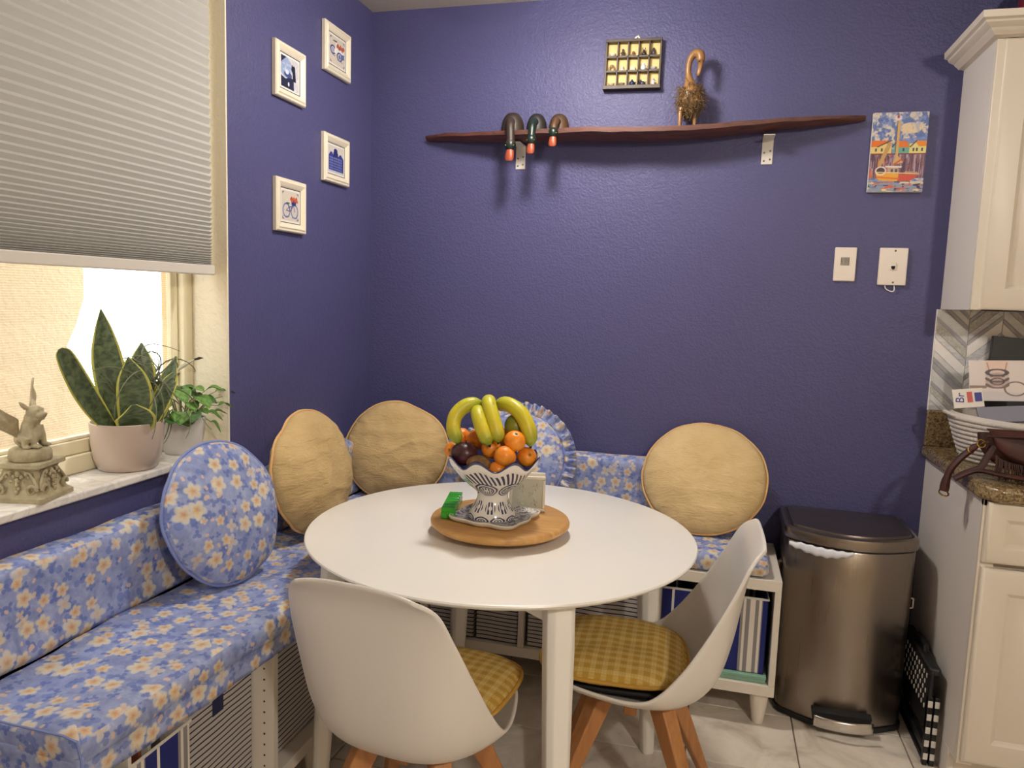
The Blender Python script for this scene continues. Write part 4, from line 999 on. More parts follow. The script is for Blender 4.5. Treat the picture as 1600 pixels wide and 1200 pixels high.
for lab, c, r, rot in (
    ('mandarin with green stalk at upper right under the curved banana', (.919, -1.040, 1.012), .0285, (.5, .3, 0)),
    ('mandarin at the front of the bowl just above its rim', (.900, -1.065, .974), .0295, (-.6, .2, 0)),
    ('mandarin in the middle between kiwi and bananas', (.853, -1.030, .984), .0275, (1.4, 0, 1)),
    ('mandarin low at the front behind the wavy rim', (.882, -1.070, .937), .024, (2, 0, 0)),
    ('mandarin at the far right of the bowl by the banana tip', (.944, -1.010, .966), .0265, (.8, .9, 0)),
    ('mandarin at the far left of the bowl', (.742, -1.010, .966), .025, (1.2, -.8, 0)),
    ('mandarin behind the dark plum below the leftmost banana', (.797, -.985, .995), .031, (.2, -.5, 0)),
    ('mandarin at the back of the bowl hidden behind the bananas', (.872, -.960, 1.005), .028, (.2, -.5, 0)),
    ('mandarin at upper left behind the first banana', (.752, -.980, 1.0), .024, (.9, -.5, 0)),
): fruit_mandarin(lab, c, r, rot)
o = thing('plum', 'dark purple plum at the left front of the fruit bowl', 'fruit', (.786, -1.052, .938)); G().ball((0, 0, .031), (.036, .033, .031), 28, 18).build('skin', M['plum'], o, smooth=180); G().tube([(.005, -.004, .060), (.007, -.006, .068)], .0016, 6).build('stalk', M['soil'], o)
o = thing('kiwi', 'brown kiwi at the front of the fruit bowl', 'fruit', (.833, -1.075, .932)); G().ball((0, 0, .020), (.033, .022, .021), 28, 18).build('skin', M['kiwi'], o, smooth=180); G().ball((-.0325, 0, .02), (.002, .004, .004), 10, 8).build('tip', M['soil'], o)
o = thing('mango', 'green mango behind the bananas', 'fruit', (.905, -.985, 1.012)); G().ball((0, 0, .030), (.030, .034, .031), 28, 18).build('skin', M['mango'], o, smooth=180); G().tube([(-.01, .0, .058), (-.012, 0, .064)], .002, 6).build('stalk', M['soil'], o)
def banana(label, pts, rmax):
    p = [tuple(q) for q in spline(pts, 30)]; base = p[-1]
    t = thing('banana', label, 'fruit', base, 0, 'bananas on top of the fruit')
    L = [Vector(q)-Vector(base) for q in p]; rs = []
    for i in range(31):
        s = i/30
        k = 1.0 if .16 < s < .84 else (.30+.70*math.sin(PI/2*s/.16)**1.0 if s <= .16 else .22+.78*math.sin(PI/2*(1-s)/.16)**.85)
        rs.append(rmax*k)
    G().tube(L, rs, 10).build('skin', M['banana'], t, smooth=60, sub=1)
    d = (L[0]-L[1]).normalized(); G().tube([L[0], L[0]+d*.012, L[0]+d*.02], [rs[0]*.9, rs[0]*.6, rs[0]*.7], 8).build('stem', plain('banana_stem', (132, 132, 60), .6), t)
    d = (L[-1]-L[-2]).normalized(); G().tube([L[-1]-d*.002, L[-1]+d*.004], [rs[-1]*.95, rs[-1]*.5], 8).build('tip', M['soil'], t)
banana('leftmost banana curling down over the plum', [(.815, -.985, 1.092), (.778, -1.010, 1.092), (.753, -1.030, 1.066), (.752, -1.045, 1.030), (.772, -1.055, .994)], .0205)
banana('short front banana pointing down to the right', [(.806, -1.005, 1.083), (.818, -1.040, 1.070), (.838, -1.062, 1.038), (.860, -1.070, 1.000)], .0205)
banana('third banana from the left, standing highest', [(.828, -.970, 1.098), (.836, -1.010, 1.102), (.856, -1.040, 1.070), (.872, -1.052, 1.036), (.878, -1.055, 1.006)], .0205)
banana('long rightmost banana arching over the mandarins', [(.842, -.955, 1.086), (.880, -.985, 1.098), (.922, -1.005, 1.080), (.949, -1.018, 1.040), (.956, -1.020, .996)], .0215)

t = thing('napkin_holder', 'cream openwork napkin holder behind the fruit bowl', 'napkin holder', (.915, -.868, ZS)); t.rotation_euler = (0, 0, math.radians(14))
for y in (-.022, .022):
    fr = G().box(-.05, .05, y-.004, y+.004, .0, .010).box(-.05, .05, y-.004, y+.004, .092, .102).box(-.05, -.042, y-.004, y+.004, .01, .092).box(.042, .05, y-.004, y+.004, .01, .092).build('side_frame', M['napkin_white'], t, bevel=.002)
    bx(-.042, .042, y-.0015, y+.0015, .01, .092).build('panel', M['napkin_panel'], fr)
    g = G()
    for (x, z, a) in ((-.02, .03, .6), (.012, .05, 2.2), (-.012, .066, 1.4), (.022, .028, .2), (.026, .072, 2.8)):
        for k in range(4):
            b = a+k*PI/2; g.tube([(x, y-.0025, z), (x+.007*math.cos(b), y-.0035, z+.007*math.sin(b)), (x+.013*math.cos(b+.3), y-.0025, z+.013*math.sin(b+.3))], [.0008, .003, .0006], 6, flat=.4)
    g.build('leaf_relief', M['napkin_white'], fr)
G().box(-.05, .05, -.026, .026, 0, .006).build('base', M['napkin_white'], t, bevel=.002)
bx(-.046, .046, -.015, .015, .006, .088).build('napkins', M['paper_white'], t, bevel=.002)

t = thing('pill_organiser', 'bright green ridged pill box at the left edge of the wooden board', 'pill box', (.722, -.955, ZS)); t.rotation_euler = (0, 0, math.radians(12))
bx(-.019, .019, -.088, .088, 0, .020).build('body', M['pill_green'], t, bevel=.004)
for i in range(7):
    y = -.075+i*.025; G().prism([(y-.0118, .020), (y+.0118, .020), (y+.010, .0305), (y-.007, .0305)], -.0185, .0185, 'x').build('compartment_lid', M['pill_green'], t, bevel=.0015)

# ================================================================ ON THE WALLS
# framed tiles on the left wall
def framed(label, y0, y1, z0, z1, paintf, tilt):
    h = z1-z0; wd = y1-y0; t = thing('framed_picture', label, 'picture', (.002, (y0+y1)/2, z0), 0, 'framed prints on the left wall'); t.rotation_euler = (0, math.radians(tilt), 0)
    prof = [(0, 0), (0, .012), (.003, .016), (.009, .016), (.013, .019), (.026, .013), (.029, .009), (.031, .009)]
    vs = []; fs = []; a = wd/2
    for (d, x) in prof: vs += [(x, -a+d, d), (x, a-d, d), (x, a-d, h-d), (x, -a+d, h-d)]
    for r in range(len(prof)-1):
        for j in range(4): fs.append((r*4+j, r*4+(j+1) % 4, (r+1)*4+(j+1) % 4, (r+1)*4+j))
    fs.append((3, 2, 1, 0)); G().add(vs, fs).build('frame', M['frame'], t, smooth=30)
    d = .0295; g = G()
    for (y_a, y_b, z_a, z_b) in ((-a+d, a-d, d, d+.0018), (-a+d, a-d, h-d-.0018, h-d), (-a+d, -a+d+.0018, d, h-d), (a-d-.0018, a-d, d, h-d)): g.box(.0085, .0098, y_a, y_b, z_a, z_b)
    g.build('inner_line', M['navy_line'], t, smooth=0)
    bx(.001, .0088, -a+.027, a-.027, .027, h-.027).build('mount', M['paper_white'], t, smooth=0)
    m_ = .0375; asp = (wd-2*m_)/(h-2*m_)
    col_grid('print', 84, 92, lambda u, v: (.0094, -a+m_+(wd-2*m_)*u, m_+(h-2*m_)*v), lambda U, V: paintf(U, V, asp), M['print'], t)
DB = (42, 52, 118); MB_ = (70, 84, 150)
def corners(p, asp):
    for (x, y) in ((.05*asp, .05), (.95*asp, .05), (.05*asp, .95), (.95*asp, .95)):
        sx = 1 if x < asp/2 else -1; sy = 1 if y < .5 else -1
        p.line([(x, y), (x+sx*.09*asp, y)], .018, (60, 56, 84)); p.line([(x, y), (x, y+sy*.08)], .018, (60, 56, 84)); p.disc(x+sx*.03, y+sy*.03, .02, .02, (70, 66, 96))
def pic_cat(U, V, asp):
    p = Paint(U, V, asp, (196, 194, 200)); p.disc(.26*asp, .66, .34*asp, .33, (142, 160, 196)); p.put(p.fuzz(1.2, 16, 16, 4), (220, 224, 232), .5)
    p.poly([(0, .0), (.72*asp, 0), (.70*asp, .36), (.5*asp, .40), (.25*asp, .28), (0, .34)], (30, 34, 62))
    p.poly([(.66*asp, .3), (.84*asp, .3), (.80*asp, .62), (.78*asp, .78), (.70*asp, .84), (.68*asp, .78), (.60*asp, .84), (.56*asp, .66), (.64*asp, .55)], (22, 24, 44))
    p.poly([(0, .75), (0, 1), (.3*asp, 1), (.12*asp, .86)], (34, 40, 76)); p.disc(.38*asp, .44, .22*asp, .10, (60, 76, 130)); p.disc(.33*asp, .52, .10*asp, .08, (206, 212, 226)); p.disc(.42*asp, .14, .05, .07, (210, 212, 220)); return p.img
def bike(p, asp, x0, sc, red=True):
    def wheel(cx, cy, r): p.ring(cx, cy, r, r*1.05, .035, MB_); p.ring(cx, cy, r*.85, r*.9, .012, (110, 124, 176)); [p.line([(cx, cy), (cx+r*math.cos(a), cy+r*math.sin(a))], .008, (140, 150, 190)) for a in [k*PI/4 for k in range(8)]]
    wheel(.27*asp, .34, .20*asp); wheel(.73*asp, .34, .20*asp)
    p.line([(.27*asp, .34), (.48*asp, .32), (.66*asp, .52), (.40*asp, .46), (.48*asp, .32)], .03, DB); p.line([(.73*asp, .34), (.66*asp, .60)], .03, DB); p.line([(.40*asp, .46), (.36*asp, .58)], .03, DB); p.line([(.28*asp, .60), (.44*asp, .59)], .03, (40, 40, 60)); p.line([(.27*asp, .34), (.40*asp, .46)], .022, DB)
    p.line([(.10*asp, .14), (.42*asp, .13)], .025, (110, 120, 170)); p.line([(.58*asp, .12), (.88*asp, .11)], .025, (110, 120, 170))
    p.poly([(.56*asp, .54), (.80*asp, .54), (.84*asp, .70), (.54*asp, .70)], DB)
    for i in range(9): p.disc((.52+.045*i)*asp, .74+.05*math.sin(i*2.1), .055, .055, (176, 66, 44) if i % 2 else (196, 96, 60))
def pic_bike(U, V, asp): p = Paint(U, V, asp, (206, 196, 182)); corners(p, asp); bike(p, asp, 0, 1); return p.img
def pic_cart(U, V, asp):
    p = Paint(U, V, asp, (206, 196, 182)); corners(p, asp)
    p.ring(.22*asp, .50, .15*asp, .14, .05, DB); p.disc(.22*asp, .5, .08*asp, .09, (150, 160, 196)); p.poly([(.30*asp, .42), (.40*asp, .80), (.50*asp, .80), (.48*asp, .40)], (232, 230, 226)); p.poly([(.45*asp, .45), (.9*asp, .45), (.94*asp, .62), (.45*asp, .64)], (222, 222, 226))
    p.ring(.64*asp, .36, .15*asp, .14, .05, DB); p.disc(.64*asp, .36, .07*asp, .08, (96, 108, 164)); p.poly([(.72*asp, .30), (.94*asp, .34), (.94*asp, .52), (.74*asp, .5)], (86, 98, 156))
    for i in range(9): p.disc((.48+.055*i)*asp, .70+.05*math.sin(i*1.9), .06, .07, (164, 70, 50) if i % 2 else (190, 96, 66))
    p.line([(.24*asp, .84), (.46*asp, .86)], .04, (50, 52, 90)); p.line([(.12*asp, .36), (.34*asp, .3)], .03, MB_); p.line([(.5*asp, .22), (.85*asp, .2)], .03, (130, 138, 180)); return p.img
def pic_houses(U, V, asp):
    p = Paint(U, V, asp, (204, 198, 190))
    for (a, b, h, k) in ((.02, .34, .62, 0), (.30, .62, .74, 1), (.58, .98, .60, 2)):
        p.poly([(a*asp, .04), (b*asp, .04), (b*asp, h), ((a+b)/2*asp+.05, h+.14), ((a+b)/2*asp-.05, h+.14), (a*asp, h)], (44, 52, 132) if k != 1 else (36, 40, 110))
        for r in range(5):
            for c in range(3): p.poly([((a+.05+c*.09)*asp, .12+r*.1), ((a+.10+c*.09)*asp, .12+r*.1), ((a+.10+c*.09)*asp, .18+r*.1), ((a+.05+c*.09)*asp, .18+r*.1)], (128, 138, 190))
    p.disc(.46*asp, .82, .12*asp, .10, (36, 40, 110)); p.line([(0, .06), (asp, .06)], .05, (170, 176, 206)); return p.img
framed('framed blue and white print of a black cat before the moon', -.715, -.535, 1.992, 2.163, pic_cat, 0)
framed('framed print of a blue cargo bicycle with red flowers, highest on the wall', -.405, -.214, 2.158, 2.328, pic_cart, 0)
framed('framed blue print of gabled canal houses', -.408, -.218, 1.775, 1.945, pic_houses, 0)
framed('framed print of a blue bicycle with red basket, lowest on the wall', -.713, -.532, 1.570, 1.741, pic_bike, 0)

# ---------------------------------------------------------------- driftwood shelf
t = thing('driftwood_shelf', 'long dark leaf-shaped wooden shelf on the purple back wall', 'shelf', (1.05, 0, 1.985))
zt = spline([(.012,), (.010,), (.004,), (.003,), (.004,), (.0,), (.0,), (.008,), (.022,), (.034,), (.044,)], 90)
x0s, x1s = .245, 1.85
def ssec(u):
    i = min(90, int(round(u*90))); x = x0s+(x1s-x0s)*u; d = .145*(math.sin(PI*(.015+.97*u))**.62)*(1+.05*noise.noise(Vector((x*7, 1, 2)))); z = float(zt[i][0])+.003*noise.noise(Vector((x*13, 0, 5))); th = .004+.016*math.sin(PI*u)**.5
    return x-1.05, d, z, th
vs = []; K = 9
for i in range(91):
    x, d, z, th = ssec(i/90)
    for j in range(K):
        v = j/(K-1); vs.append((x, -.001-d*v, z-.010*math.sin(PI*v)+.006*v+.0025*noise.noise(Vector((x*9, v*4, 3)))))
    for j in range(K):
        v = 1-j/(K-1); vs.append((x, -.001-d*v, z-th*(.75+.35*math.sin(PI*v))-.006*math.sin(PI*v)+.004*v+.002*noise.noise(Vector((x*11, v*4, 8)))))
n2 = 2*K; fs = []
for i in range(90):
    for j in range(n2): fs.append((i*n2+j, (i+1)*n2+j, (i+1)*n2+(j+1) % n2, i*n2+(j+1) % n2))
fs += [tuple(range(n2)), tuple(range(90*n2, 91*n2))[::-1]]
G().add(vs, fs).build('plank', M['driftwood'], t, smooth=50, weld=True)
for (x, lab) in ((.632, 'left'), (1.538, 'right')):
    zb = 1.963 if x < 1 else 1.970
    b = thing('shelf_bracket', 'white metal angle bracket under the wooden shelf '+('below the duck heads' if x < 1 else 'right of the wooden duck'), 'bracket', (x, 0, zb-.09), 0, 'brackets of the wooden shelf')
    G().box(-.019, .019, -.003, 0, 0, .088).build('wall_plate', M['rail_white'], b, bevel=.001)
    g = G().box(-.019, .019, -.085, 0, .085, .088); g.build('arm', M['rail_white'], b, bevel=.001)
    for (sx, sz) in ((-.010, .012), (.010, .017), (-.010, .040), (.010, .046)): G().ball((0, 0, 0), (.0036, .0016, .0036), 10, 6).build('screw', M['steel_screw'], b, loc=(sx, -.0035, sz))
# three shelf-sitting ducks, necks hanging over the edge
def sit_duck(label, x, z, R, H, bodym, neckm, dx, drop, front):
    t = thing('sleeping_duck', label, 'figurine', (x, -.070, z), 0, 'shelf sitting ducks')
    def dome(u, v):
        a = PI*(.001+.93*v)*.54; k = R*math.sin(a)**.72; return (k*math.cos(2*PI*u), k*.95*math.sin(2*PI*u), max(0, H*math.cos(a)))
    G().grid(32, 18, dome, cu=True, flip=True).lathe([(R*.99, 0.0), (.001, 0.0)], 32).build('body', bodym, t, smooth=80)
    pth = [tuple(q) for q in spline([(0, -.020, H*.42), (dx*.3, -.050, H*.42), (dx*.7, -front+.010, H*.12), (dx, -front, -drop*.55), (dx*1.05, -front-.002, -drop)], 22)]
    rs = [R*.36]*3+[R*.36-(R*.36-.0125*R/.036)*min(1, i/9) for i in range(16)]+[.0155*R/.036, .016*R/.036, .016*R/.036, .0145*R/.036]
    G().tube(pth, rs[:23], 14).build('neck', neckm, t, smooth=80)
    h = Vector(pth[-1]); k = R/.036
    G().ball((h.x, h.y, h.z+.004*k), (.0165*k, .0165*k, .019*k), 16, 12).build('head', M['duck_green'], t, smooth=180)
    vs = []
    for (w1, d1, zz, yy) in ((.011, .010, .0, 0), (.0135, .008, -.014, -.004), (.013, .005, -.026, -.008), (.009, .003, -.032, -.009)):
        for i in range(10): a = 2*PI*i/10; vs.append((h.x+w1*k*math.cos(a), h.y-.002+yy*k+d1*k*math.sin(a), h.z-.010*k+zz*k))
    fs = [(r*10+j, r*10+(j+1) % 10, (r+1)*10+(j+1) % 10, (r+1)*10+j) for r in range(3) for j in range(10)]+[tuple(range(30, 40))]
    G().add(vs, [f[::-1] for f in fs]).build('bill', M['bill'], t, smooth=60)
    for s in (-1, 1): G().ball((h.x+s*.012*k, h.y-.010*k, h.z+.002*k), .0022*k, 8, 6).build('eye', M['gold'], t)
sit_duck('largest brown duck with head hanging over the shelf edge, left of three', .615, 1.994, .0450, .074, M['duck_brown'], M['duck_brown_neck'], .017, .066, .085)
sit_duck('dark green duck hanging its head over the shelf, middle of three', .708, 1.996, .0395, .066, M['duck_dark'], M['duck_green'], .003, .050, .085)
sit_duck('smallest tan duck hanging its head over the shelf, right of three', .793, 1.997, .0390, .062, M['duck_tan'], M['duck_tan'], -.001, .028, .086)
# standing wooden duck
t = thing('wooden_duck', 'standing carved wooden duck with raffia body on the shelf', 'figurine', (1.262, -.07, 1.988))
G().ball((0, 0, .112), (.038, .034, .054), 24, 16).build('body', M['bamboo'], t, smooth=180)
nk = [tuple(q) for q in spline([(-.002, 0, .150), (-.008, 0, .178), (-.012, 0, .210), (-.007, -.004, .242), (.010, -.010, .260), (.027, -.016, .252), (.031, -.02, .228)], 26)]
G().tube(nk, [.022, .021, .019, .017, .0145, .0125, .011, .0105, .0105, .0105, .0105, .011, .011, .0115, .012, .0125, .013, .014, .0145, .015, .0155, .016, .016, .0155, .0145, .0135, .012], 14).build('neck', M['bamboo'], t, smooth=180)
G().tube([(.031, -.021, .230), (.029, -.026, .206), (.025, -.030, .186), (.024, -.031, .177)], [.011, .009, .008, .0045], 12, flat=.8).build('bill', M['bamboo'], t, smooth=180)
G().ball((.026, -.034, .226), .0022, 8, 6).build('eye', M['dark'], t)
g = G(); random.seed(5)
for i in range(900):
    a = random.uniform(0, 2*PI); ph = random.uniform(.26, .90)*PI; c = Vector((.038*math.sin(ph)*math.cos(a), .034*math.sin(ph)*math.sin(a), .112+.054*math.cos(ph)))
    pts = []; d = Vector((random.gauss(0, 1), random.gauss(0, 1), random.gauss(-.4, 1))).normalized(); out = (c-Vector((0, 0, .112))).normalized()
    p = c.copy()
    for s in range(5):
        pts.append(p.copy()); d = (d+Vector((random.gauss(0, .8), random.gauss(0, .8), random.gauss(-.35, .8)))).normalized(); p = p+d*.0080+out*.0006
    g.tube(pts, .0009, 4, cap=False)
o = g.build('raffia', M['raffia'], t, smooth=0); o['kind'] = 'stuff'
for (x, y) in ((-.030, -.022), (.020, .0)):
    G().tube([(x*.9, y*.8, .075), (x, y, .05), (x, y, .010)], [.009, .0075, .0065], 10).build('leg', M['bamboo'], t, smooth=80)
    G().tube([(x-.008, y+.008, .004), (x+.006, y-.008, .006), (x+.018, y-.024, .004)], [.006, .010, .007], 10, flat=.5).build('foot', M['bamboo'], t, smooth=80)
t = thing('pebble_strand', 'row of tiny white pebbles on the shelf beside the wooden duck', 'pebbles', (1.31, -.05, 1.992))
for i in range(7): G().ball((i*.011, .004*math.sin(i*2), .003), (.0045, .004, .003), 8, 6).build('pebble', M['paper_white'], t)

# ---------------------------------------------------------------- shadow box of miniatures
BX0, BX1, BZ0, BZ1 = .946, 1.150, 2.157, 2.324
t = thing('shadow_box', 'dark wooden shadow box with fifteen small compartments on the back wall', 'display box', ((BX0+BX1)/2, 0, BZ0)); t.rotation_euler = (0, math.radians(.6), 0)
hw = (BX1-BX0)/2; hh = BZ1-BZ0; dp = .030
bx(-hw, hw, -.004, -.001, 0, hh).build('back_board', M['cubby'], t, smooth=0)
G().box(-hw-.004, hw+.002, -dp-.004, 0, -.006, .007).build('bottom_rail', M['dark_box'], t, bevel=.001); bx(-hw, hw, -dp-.002, 0, hh-.008, hh+.002).build('top_rail', M['dark_box'], t, bevel=.001)
bx(-hw, -hw+.007, -dp, 0, .007, hh-.008).build('side_rail', M['dark_box'], t, bevel=.001); bx(hw-.007, hw, -dp, 0, .007, hh-.008).build('side_rail', M['dark_box'], t, bevel=.001)
cw = (2*hw-.014)/5; chh = (hh-.015)/3
for i in range(1, 5): bx(-hw+.007+cw*i-.002, -hw+.007+cw*i+.002, -dp+.002, -.004, .007, hh-.008).build('upright', M['dark_box'], t, smooth=0)
for j in range(1, 3): bx(-hw+.007, hw-.007, -dp+.002, -.004, .007+chh*j-.003, .007+chh*j+.003).build('shelf', M['dark_box'], t, smooth=0)
G().tube([(-.004, -.006, hh), (.004, -.008, hh+.012), (.012, -.006, hh+.018), (.016, -.006, hh+.010), (.012, -.006, hh)], .0035, 8).build('hanging_loop', M['paper_white'], t)
minis = [  # colour, shape, label ; rows from the top
 ((214, 206, 196), 'dish', 'tiny pale dish'), ((70, 56, 48), 'person', 'tiny white and brown standing figure'), ((120, 90, 60), 'bust', 'tiny brown haired bust'), ((46, 40, 36), 'rabbit', 'tiny dark long eared figure'), ((52, 50, 56), 'penguin', 'tiny dark and white upright bird'),
 ((128, 98, 62), 'arch', 'tiny brown arch'), ((206, 200, 194), 'bust', 'tiny white seated figure'), ((190, 150, 110), 'houselet', 'tiny tan house'), ((214, 216, 220), 'jug', 'tiny white and blue jug'), ((180, 178, 180), 'dish', 'tiny grey boat shape'),
 ((214, 186, 160), 'dish', 'tiny pinkish dish'), ((150, 130, 110), 'dish', 'tiny low tan block'), ((28, 34, 76), 'teapot', 'tiny navy teapot'), ((40, 42, 60), 'cat', 'tiny dark cat'), ((206, 200, 198), 'person', 'tiny white figure with dark stripes')]
POS = ('top row first', 'top row second', 'top row third', 'top row fourth', 'top row last', 'middle row first', 'middle row second', 'middle row third', 'middle row fourth', 'middle row last', 'bottom row first', 'bottom row second', 'bottom row third', 'bottom row fourth', 'bottom row last')
for k, (c, sh, lab) in enumerate(minis):
    row, ci = k//5, k % 5; x = -hw+.007+cw*(ci+.5); z = .007+chh*(2-row)+(.003 if row < 2 else 0)
    g = G()
    if sh == 'dish': g.lathe([(.001, 0), (.006, 0), (.011, .006), (.013, .010), (.011, .010), (.006, .004)], 14)
    elif sh == 'person': g.lathe([(.001, 0), (.007, 0), (.006, .010), (.0035, .017), (.003, .019)], 12).ball((0, 0, .023), .0042, 10, 8).tube([(-.004, 0, .016), (-.009, 0, .010)], .0018, 6).tube([(.004, 0, .016), (.009, 0, .011)], .0018, 6)
    elif sh == 'bust': g.lathe([(.001, 0), (.009, 0), (.007, .006), (.003, .009)], 12).ball((0, 0, .013), .0052, 10, 8)
    elif sh == 'rabbit': g.ball((0, 0, .007), (.009, .006, .007), 12, 8).ball((0, 0, .016), .0055, 10, 8).tube([(-.003, 0, .019), (-.005, 0, .028)], .0016, 6).tube([(.003, 0, .019), (.005, 0, .028)], .0016, 6)
    elif sh == 'penguin': g.ball((-.003, 0, .011), (.007, .005, .011), 12, 8).ball((-.003, 0, .023), .0045, 10, 8).lathe([(.001, 0), (.006, 0), (.006, .003), (.001, .003)], 10)
    elif sh == 'arch': g.tube([(-.009, 0, 0), (-.009, 0, .012), (-.005, 0, .019), (0, 0, .021), (.005, 0, .019), (.009, 0, .012), (.009, 0, 0)], .0030, 8)
    elif sh == 'houselet': g.prism([(-.009, 0), (.009, 0), (.009, .012), (0, .020), (-.009, .012)], -.006, .006, 'y')
    elif sh == 'jug': g.lathe([(.001, 0), (.006, 0), (.010, .007), (.008, .015), (.004, .019), (.006, .024), (.004, .024)], 16).tube([(.006, 0, .021), (.012, 0, .018), (.010, 0, .008)], .0014, 6)
    elif sh == 'teapot': g.lathe([(.001, 0), (.007, 0), (.011, .007), (.009, .014), (.004, .018), (.003, .022), (.001, .023)], 16).tube([(.009, 0, .008), (.014, 0, .014)], [.003, .0015], 6).tube([(-.009, 0, .013), (-.015, 0, .010), (-.009, 0, .004)], .0015, 6)
    elif sh == 'cat': g.ball((0, 0, .008), (.011, .006, .008), 14, 8).ball((-.008, 0, .015), .0055, 10, 8).tube([(-.012, 0, .018), (-.012, 0, .024)], [.002, .0005], 5).tube([(-.005, 0, .018), (-.005, 0, .024)], [.002, .0005], 5).tube([(.009, 0, .006), (.013, 0, .014)], .0018, 6)
    wx = (BX0+BX1)/2+x; o = g.build('miniature', plain('miniature_%d' % k, c, .4), None, smooth=60, loc=(wx, -.017, BZ0+z-.0105*x))
    tag(o, lab+' in the shadow box, '+POS[k]+' compartment', 'miniature', 'miniatures in the shadow box')

# ---------------------------------------------------------------- canvas painting
t = thing('canvas_painting', 'small colourful canvas of a sailing boat and harbour houses', 'painting', (1.959, 0, 1.780)); t.rotation_euler = (0, 0, 0)
bx(-.086, .086, -.020, -.001, 0, .264).build('canvas', M['paper_white'], t, bevel=.002)
def harbour(U, V):
    asp = .66; p = Paint(U, V, asp, (96, 116, 172)); X, Y = p.X, p.Y
    cl = p.fuzz(1, 14, 22, 1)+.9*p.fuzz(1, 34, 46, 2)+.7*np.sin((X*1.0+Y*.8)*26+3*p.fuzz(1, 9, 9, 3))
    p.put(cl*1.3+.15, (214, 200, 184)); p.put(p.fuzz(1.6, 40, 50, 8)-.5, (70, 84, 150), .7); p.disc(.46, .80, .13, .07, (224, 200, 164)); p.put((p.fuzz(1, 30, 30, 4)-.25)*5, (150, 164, 206), .6)
    p.poly([(.30, .60), (.66, .60), (.66, .70), (.3, .66)], (112, 132, 192), .7)
    # houses
    for (a, b, c1) in ((0, .25, (222, 200, 120)), (.27, .46, (104, 168, 150)), (.46, .66, (222, 214, 130))): p.poly([(a, .47), (b, .47), (b, .61), (a, .61)], c1)
    p.poly([(0, .57), (.08, .57), (.25, .65), (0, .65)], (222, 112, 34)); p.poly([(.28, .64), (.42, .64), (.47, .56), (.33, .56)], (226, 120, 36)); p.poly([(.46, .57), (.54, .64), (.66, .64), (.66, .57), (.60, .57)], (230, 138, 44)); p.poly([(.47, .56), (.53, .62), (.58, .56)], (222, 214, 140))
    for x in (.05, .12, .17, .31, .38, .50, .54, .60): p.poly([(x, .51), (x+.022, .51), (x+.022, .55), (x, .55)], (70, 64, 96))
    p.line([(0, .475), (.66, .475)], .02, (128, 52, 44)); p.line([(.24, .65), (.08, .57)], .012, (60, 44, 60)); p.line([(.47, .565), (.54, .64)], .012, (60, 44, 60)); p.line([(.26, .57), (.31, .64)], .012, (60, 44, 60))
    # pilings
    st = np.sin(X*150+3*p.fuzz(1, 60, 6, 5)); p.poly([(0, .17), (.66, .17), (.66, .47), (0, .47)], (132, 96, 108)); band_ = ((Y > .17) & (Y < .47)).astype(float)
    p.put(band_*(st > .3), (104, 60, 60)); p.put(band_*(p.fuzz(1, 70, 8, 6) > .35), (176, 150, 168)); p.put(band_*(p.fuzz(1, 60, 6, 9) > .45), (70, 56, 96)); p.put(band_*(p.fuzz(1, 50, 8, 19) > .5), (196, 104, 70))
    # sails, mast
    p.line([(.30, .50), (.30, .98)], .014, (112, 84, 84)); p.poly([(.30, .90), (.335, .88), (.33, .46), (.40, .37), (.27, .34), (.30, .42)], (208, 168, 104)); p.line([(.22, .60), (.12, .34)], .05, (196, 152, 92)); p.disc(.30, .93, .045, .035, (222, 210, 214)); p.disc(.30, .945, .014, .02, (170, 50, 60))
    p.line([(.38, .41), (.29, .345)], .02, (200, 90, 50))
    # hull
    p.poly([(.08, .245), (.36, .225), (.46, .22), (.60, .215), (.50, .135), (.14, .135), (.10, .17)], (232, 168, 50)); p.poly([(.36, .225), (.60, .215), (.50, .135), (.35, .135)], (206, 82, 60)); p.line([(.10, .185), (.36, .165)], .02, (226, 110, 34)); p.line([(.12, .13), (.5, .125)], .016, (60, 40, 80)); p.poly([(.22, .23), (.36, .23), (.35, .31), (.23, .31)], (196, 160, 130)); p.line([(.20, .32), (.38, .315)], .022, (226, 220, 214)); p.poly([(.26, .25), (.29, .25), (.29, .29), (.26, .29)], (80, 80, 110)); p.poly([(.31, .25), (.34, .25), (.34, .29), (.31, .29)], (80, 80, 110)); p.disc(.14, .27, .05, .035, (70, 54, 64)); p.ring(.14, .265, .06, .05, .014, (226, 220, 214)); p.line([(.09, .25), (.6, .225)], .012, (236, 210, 150)); p.poly([(.42, .24), (.60, .225), (.58, .25), (.44, .26)], (180, 150, 120))
    # water
    p.poly([(0, 0), (.66, 0), (.66, .12), (0, .15)], (142, 150, 172)); wz = (Y < .13).astype(float); p.put(wz*(p.fuzz(1, 10, 44, 7) > .3), (226, 204, 150)); p.put(wz*(p.fuzz(1, 12, 50, 11) > .4), (206, 104, 84)); p.put(wz*(p.fuzz(1, 12, 50, 13) > .45), (84, 140, 130)); p.put(wz*(p.fuzz(1, 14, 50, 17) > .5), (52, 54, 96)); p.poly([(.52, .09), (.64, .11), (.64, .14), (.52, .13)], (206, 196, 170))
    return p.img
col_grid('painted_face', 150, 224, lambda u, v: (-.0855+.171*u, -.0204, .0008+.2624*v), harbour, M['oil'], t)

